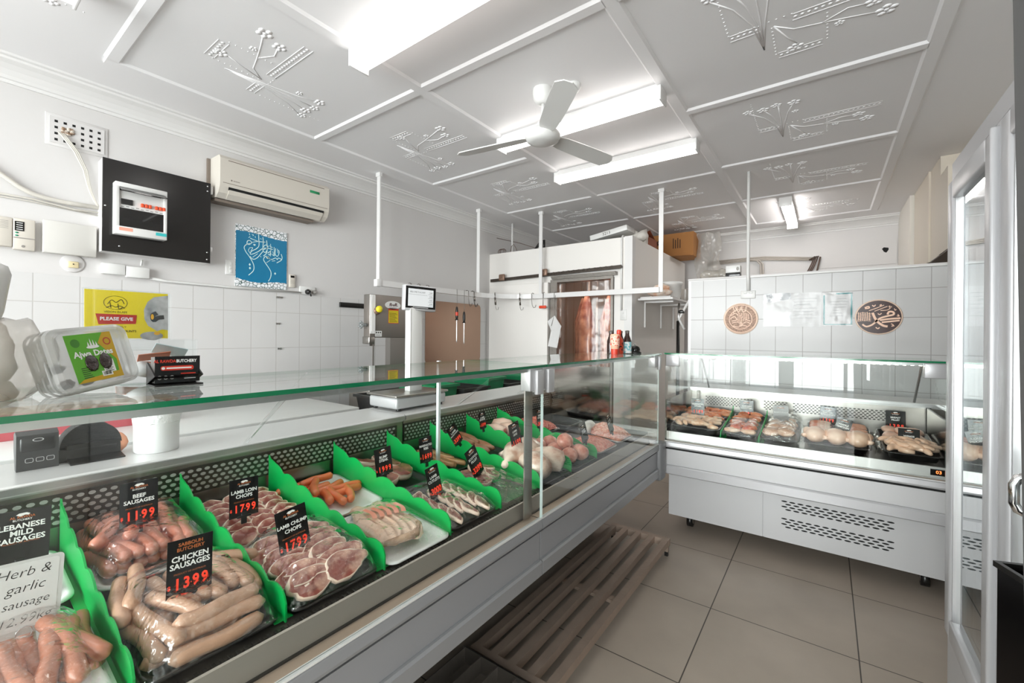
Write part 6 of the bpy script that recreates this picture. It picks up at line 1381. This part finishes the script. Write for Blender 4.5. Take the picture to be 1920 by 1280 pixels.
bottle('sauce_bottle', 'dark brown sauce bottle with a pale blue label, in front of the bell', -1.060, 2.745, [(.027, 0), (.028, .005), (.028, .082), (.022, .1), (.013, .122), (.012, .145)], brn, [(.0125, .138), (.0135, .142), (.0135, .152), (0, .154)], mat('grey cap', '#55504c', .4), [(.0284, .004), (.0284, .078)], lab_w)
bottle('sauce_bottle', 'dark brown sauce bottle behind the hot sauce', -1.135, 2.66, [(.027, 0), (.028, .005), (.028, .085), (.022, .1), (.015, .122), (.014, .143)], brn, [(.0155, .136), (.016, .140), (.016, .15), (0, .152)], mat('grey cap', '#55504c', .4))
bottle('sauce_bottle', 'dark brown sauce bottle at the back right of the sauces', -1.125, 2.785, [(.027, 0), (.028, .005), (.028, .085), (.022, .1), (.015, .122), (.014, .143)], brn, [(.0155, .136), (.016, .140), (.016, .15), (0, .152)], mat('grey cap', '#55504c', .4))
t = thing('counter_bell', 'black dome counter bell beside the sauce bottles', 'bell', (-1.045, 2.845, GT))
m = MB(); m.lathe([(.042, 0), (.044, .006), (.036, .012), (.03, .016)], 24); part('base', m, black, t)
m = MB(); m.lathe([(.036, .018), (.035, .03), (.028, .044), (.012, .052), (0, .053)], 24); part('dome', m, black_gloss, t)
m = MB(); m.lathe([(.003, .05), (.004, .06), (.006, .062), (0, .064)], 10); part('plunger', m, chrome, t)
# ================================================================ staff shelf behind the glass (z = .98)
ST_ = .9805
t = thing('card_terminal', 'black payment card terminal on the work shelf behind the glass', 'card terminal', M=on_left_wall(-1.96, .168, ST_))
m = MB(); m.prism([(0, .03), (0, .0), (.06, -.03), (.105, -.03), (.115, .0), (.105, .03)], 0, .088, 'x'); part('body', m, mat('charcoal plastic', '#3a3a3b', .35), t)
m = MB(); m.box(.006, .082, .055, .10, .018, .032, bevel=.006); part('paper_cover', m, mat('dark charcoal', '#2c2c2d', .3), t)
m = MB(); disc(m, .044, .09, .012, .005, .0326, seg=18, r0=.8)
for i in range(3): x = .018+.022*i; P = rrect(x, x+.016, .024, .036, .003); [stroke(m, [P[k], P[(k+1) % len(P)]], .0012, .0325) for k in range(len(P))]
part('symbols', m, mat('pale print', '#c8c8c8', .5), t)
t = thing('tape_dispenser', 'black half-round dispenser with a ribbed drum on the work shelf', 'dispenser', M=on_left_wall(-1.965, .262, ST_))
m = MB(); P = [(.0, .04)]+[(.075-.075*math.cos(a*math.pi/16), .04+.078*math.sin(a*math.pi/16)) for a in range(17)]; m.prism(P, -.06, .0, 'z'); part('drum', m, mat('ribbed black plastic', '#262626', .5, bump=.8, bscale=60, stretch=(1, 8, 1)), t)
m = MB(); m.prism([(.0, .0), (.0, .05), (.005, .05), (.012, .008), (.07, .002), (.07, -.002)], .015, .145, 'x', M=Matrix(((1, 0, 0, 0), (0, 0, 1, 0.002), (0, 1, 0, 0), (0, 0, 0, 1)))); part('lip', m, black, t)
m = MB(); m.box(-.02, .14, 0, .04, -.06, .01, bevel=.006); part('base', m, black, t)
t = thing('bag_roll', 'roll of white plastic bags standing on the work shelf', 'roll', (-1.925, .498, ST_))
m = MB(); m.lathe([(.062, 0), (.064, .005), (.064, .085), (.066, .1)], 28); part('roll', m, mat('white film roll', '#e6e6e6', .35, bump=.2, bscale=18), t)
m = MB(); m.lathe([(.066, .1), (.069, .125), (.06, .15), (.064, .165), (.04, .168)], 28, caps=False); m.v = [tuple(Vector(p)*(1+.07*noise.noise(Vector(p)*38))) for p in m.v]; part('loose_bags', m, mat('white crumpled film', '#e9e9e9', .3, bump=.8, bscale=30), t)
m = MB(); m.ball((0, 0, .035), .04, .03, .035, sub=2, nz=.3); o = m.build('peach_bundle', mat('peach plastic', '#e8a27e', .5)); o.location = (-2.00, .405, ST_); props(o, 'peach-coloured packet between the dispenser and the bag roll', 'packet')
t = thing('shop_scale', 'white pole scale with a square customer display facing the counter', 'scale', (-1.97, 1.668, ST_))
m = MB(); m.box(-.12, .12, -.17, .20, .012, .075, bevel=.012); part('base', m, alu_white, t)
for x, y in ((-.1, -.14), (.1, -.14), (-.1, .17), (.1, .17)): m = MB(); m.cyl((x, y, 0), (x, y, .014), .014, 10); part('foot', m, black, t)
m = MB(); m.box(-.13, .13, -.18, .21, .076, .088, bevel=.004); part('weighing_plate', m, steel, t)
m = MB(); m.box(-.028, .028, .005, .095, .075, .575, bevel=.008); m.box(.026, .0275, .0, .018, .09, .57); part('pole', m, white_pl, t)
dM = Matrix.Translation((.025, .07, .555)) @ Matrix(((0, 0, 1, 0), (1, 0, 0, 0), (0, 1, 0, 0), (0, 0, 0, 1))) @ Matrix.Rotation(R(-14), 4, 'Y') @ Matrix.Rotation(R(-1.5), 4, 'Z')
m = MB(); m.box(-.115, .115, 0, .150, -.03, .012, bevel=.008); m.v = [(x*.9, y, z) for x, y, z in m.v]; d = part('display', m, alu_white, t); d.matrix_local = dM
m = MB(); m.box(-.097, .097, .014, .142, .0118, .0128); o = m.build('bezel', black_gloss, d)
m = MB(); m.box(-.082, .082, .026, .128, .0127, .0133); o = m.build('screen', mat('grey lcd', '#c9cbcd', .25, emit=.12), d)
m = MB(); text_into(m, 'WELCOME TO AL RAW', .0135, -.022, .109, .0136, sx=.70)
for i in range(4): rect(m, .048, .080, .034+.022*i, .0352+.022*i, .0136); text_into(m, '0.00', .011, .066, .044+.022*i, .0136)
rect(m, -.080, .042, .094, .095, .0136); o = m.build('lettering', mat('dark grey lcd', '#3a3d40', .5), d)
m = MB(); rect(m, -.05, .05, .0185, .0215, .0131); o = m.build('markings', mat('pale print', '#c8c8c8', .5), d)
# ================================================================ work area along the left wall
bs = thing('bandsaw', 'stainless butcher bandsaw with yellow safety label against the tiles', 'bandsaw', M=on_left_wall(-3.50, 2.295, 0))
m = MB(); m.box(.0, .44, 1.365, 1.745, .21, .30, bevel=.006); part('upper_case', m, mat('satin stainless', '#98918b', .4, .8), bs)
m = MB(); m.box(.0, .05, 1.40, 1.74, .30, .306); m.box(.012, .05, 1.42, 1.735, .305, .309); part('door_edge', m, gloss_white, bs)
m = MB(); m.box(.235, .44, .965, 1.365, .21, .24); m.box(.235, .32, .965, 1.365, .24, .28); part('column', m, steel, bs)
m = MB(); m.box(-.02, .62, .93, .965, -.08, .44, bevel=.004); part('table', m, steel, bs)
m = MB(); m.box(.0, .44, .10, .93, 0, .30, bevel=.006); part('lower_case', m, MATS['satin stainless'], bs)
for x, z in ((.05, .03), (.39, .03), (.05, .27), (.39, .27)): m = MB(); m.cyl((x, 0, z), (x, .10, z), .025); part('foot', m, black, bs)
m = MB(); m.box(.066, .072, .965, 1.37, .25, .265); part('blade', m, steel_dull, bs)
m = MB(); m.box(-.005, .055, 1.31, 1.375, .2, .3, bevel=.006); m.cyl((.085, 1.29, .2), (.085, 1.37, .2), .012); m.cyl((.11, 1.29, .2), (.11, 1.37, .2), .012); part('blade_guide', m, steel, bs)
m = MB()
m.cyl((.0, 1.475, .26), (-.045, 1.475, .26), .014)
for k in range(6): m.ball((-.06, 1.475+.024*math.cos(k*1.047), .26+.024*math.sin(k*1.047)), .014, .012, .012, sub=1)
m.ball((-.06, 1.475, .26), .016, .02, .02, sub=1); part('tension_knob', m, clear_mat('clear knob', '#d9dcdc', f0=.1, rough=.05, milky=('#bfc3c3', .5)), bs)
m = MB(); m.lathe([(.032, 0), (.032, .02), (.026, .026), (.0, .028)], 18, M=Matrix.Translation((.065, 1.60, .30))); part('switch_base', m, mat('brown bracket', '#8a6f5f', .4, .4), bs)
m = MB(); m.lathe([(.028, .026), (.03, .045), (.02, .055), (.0, .056)], 18, M=Matrix.Translation((.07, 1.615, .30))); part('stop_button', m, mat('yellow button', '#e5d52a', .4), bs)
m = MB(); disc(m, .245, 1.66, .088, .038, .3006, seg=30); part('badge', m, white_pl, bs)
m = MB(); stroke(m, [(.205, 1.65), (.215, 1.68), (.217, 1.65), (.228, 1.68), (.23, 1.652), (.243, 1.667), (.25, 1.652), (.257, 1.67), (.262, 1.652), (.275, 1.683), (.274, 1.652), (.288, 1.683), (.287, 1.653), (.297, 1.658)], .005, .301); rect(m, .205, .285, 1.637, 1.640, .301); part('badge_lettering', m, mat('dark red print', '#4a2020', .5), bs)
m = MB(); rect(m, .195, .31, 1.495, 1.632, .3006); part('label', m, mat('red label', '#c5402a', .5), bs)
m = MB(); rect(m, .199, .306, 1.50, 1.612, .301); part('label_face', m, mat('warning yellow', '#cdb91c', .5), bs)
m = MB()
for i in range(8): rect(m, .207, .296-.012*(i % 3), 1.508+.011*i, 1.512+.011*i, .3013)
part('label_text', m, mat('olive print', '#5b4d10', .5), bs)
m = MB(); rect(m, .055, .125, 1.375, 1.425, .3008); part('plate', m, white_pl, bs)
m = MB()
for i in range(3): disc(m, .07+.02*i, 1.41, .007, z=.3012, seg=10)
rect(m, .062, .118, 1.39, 1.392, .3012); rect(m, .062, .11, 1.382, 1.384, .3012); part('plate_text', m, black_ink, bs)
# chopping bench with white board
wb = thing('chopping_bench', 'stainless bench with a thick white chopping board along the left wall', 'bench', (-3.05, .75, 0))
m = MB(); m.box(-3.55, -2.56, -.25, 1.76, .84, .90, bevel=.006); wpart('chopping_board', m, white_pl, wb)
m = MB(); m.box(-3.53, -2.58, -.23, 1.74, .74, .84); m.box(-3.53, -2.58, -.23, 1.74, .22, .25); wpart('bench_frame', m, steel, wb)
for x, y in ((-3.5, -.2), (-2.61, -.2), (-3.5, 1.71), (-2.61, 1.71)): m = MB(); m.cyl((x, y, 0), (x, y, .74), .022); wpart('leg', m, steel, wb)
rx = thing('red_board_box', 'long red-edged wooden box lying on the chopping bench', 'box', (-3.1, .5, .901))
m = MB(); m.box(-3.16, -2.98, .20, .86, .901, 1.02); wpart('box', m, mat('red painted wood', '#b8525a', .5, var=.08, vscale=9), rx)
m = MB(); m.box(-3.165, -2.975, .195, .865, 1.02, 1.03); m.box(-3.16, -2.98, .192, .20, .901, 1.02); wpart('lid', m, mat('tan wood', '#b39878', .6), rx)
# black tubs on a low bench; green ones partly imitate divider reflections in glass
lb = thing('low_bench', 'low stainless bench carrying tubs, seen through the counter glass', 'bench', (-2.95, 3.1, 0))
m = MB(); m.box(-3.02, -2.40, 1.95, 4.1, .70, .73); wpart('top', m, steel, lb)
for x, y in ((-2.98, 2.0), (-2.44, 2.0), (-2.98, 4.05), (-2.44, 4.05)): m = MB(); m.cyl((x, y, 0), (x, y, .70), .02); wpart('leg', m, steel, lb)
def tub(label, x, y, w, d, h, mt, grp):
    t = thing('storage_tub', label, 'tub', (x, y, .7305), group=grp); m = MB()
    v = [(-w/2*.85, -d/2*.85, 0), (w/2*.85, -d/2*.85, 0), (w/2*.85, d/2*.85, 0), (-w/2*.85, d/2*.85, 0), (-w/2, -d/2, h), (w/2, -d/2, h), (w/2, d/2, h), (-w/2, d/2, h)]
    m.add(v, [(3, 2, 1, 0), (0, 1, 5, 4), (1, 2, 6, 5), (2, 3, 7, 6), (3, 0, 4, 7)]); part('tub', m, mt, t)
    m = MB(); q = .015
    for a in ((-w/2-q, w/2+q, -d/2-q, -d/2+.003), (-w/2-q, w/2+q, d/2-.003, d/2+q), (-w/2-q, -w/2+.003, -d/2, d/2), (w/2-.003, w/2+q, -d/2, d/2)): m.box(a[0], a[1], a[2], a[3], h-.02, h)
    part('rim', m, mt, t)
bagb = mat('black sheet plastic', '#2a2929', .3, bump=.7, bscale=8); grt = mat('green tub and reflection', '#137a4d', .35, var=.1, vscale=6)
tub('black tub on the low bench, first from the chopping bench', -2.71, 2.17, .5, .34, .20, bagb, 'black tubs on the low bench')
tub('green tub partly standing in for a divider reflection, first of three', -2.71, 2.52, .44, .26, .26, grt, 'green tubs partly standing in for reflections')
tub('black tub on the low bench between green tubs', -2.71, 2.86, .5, .32, .21, bagb, 'black tubs on the low bench')
tub('green tub partly standing in for a divider reflection, middle of three', -2.71, 3.18, .44, .24, .27, grt, 'green tubs partly standing in for reflections')
tub('black tub on the low bench after the middle green tub', -2.71, 3.50, .5, .32, .2, bagb, 'black tubs on the low bench')
tub('green tub partly standing in for a divider reflection, farthest of three', -2.71, 3.86, .44, .28, .25, grt, 'green tubs partly standing in for reflections')
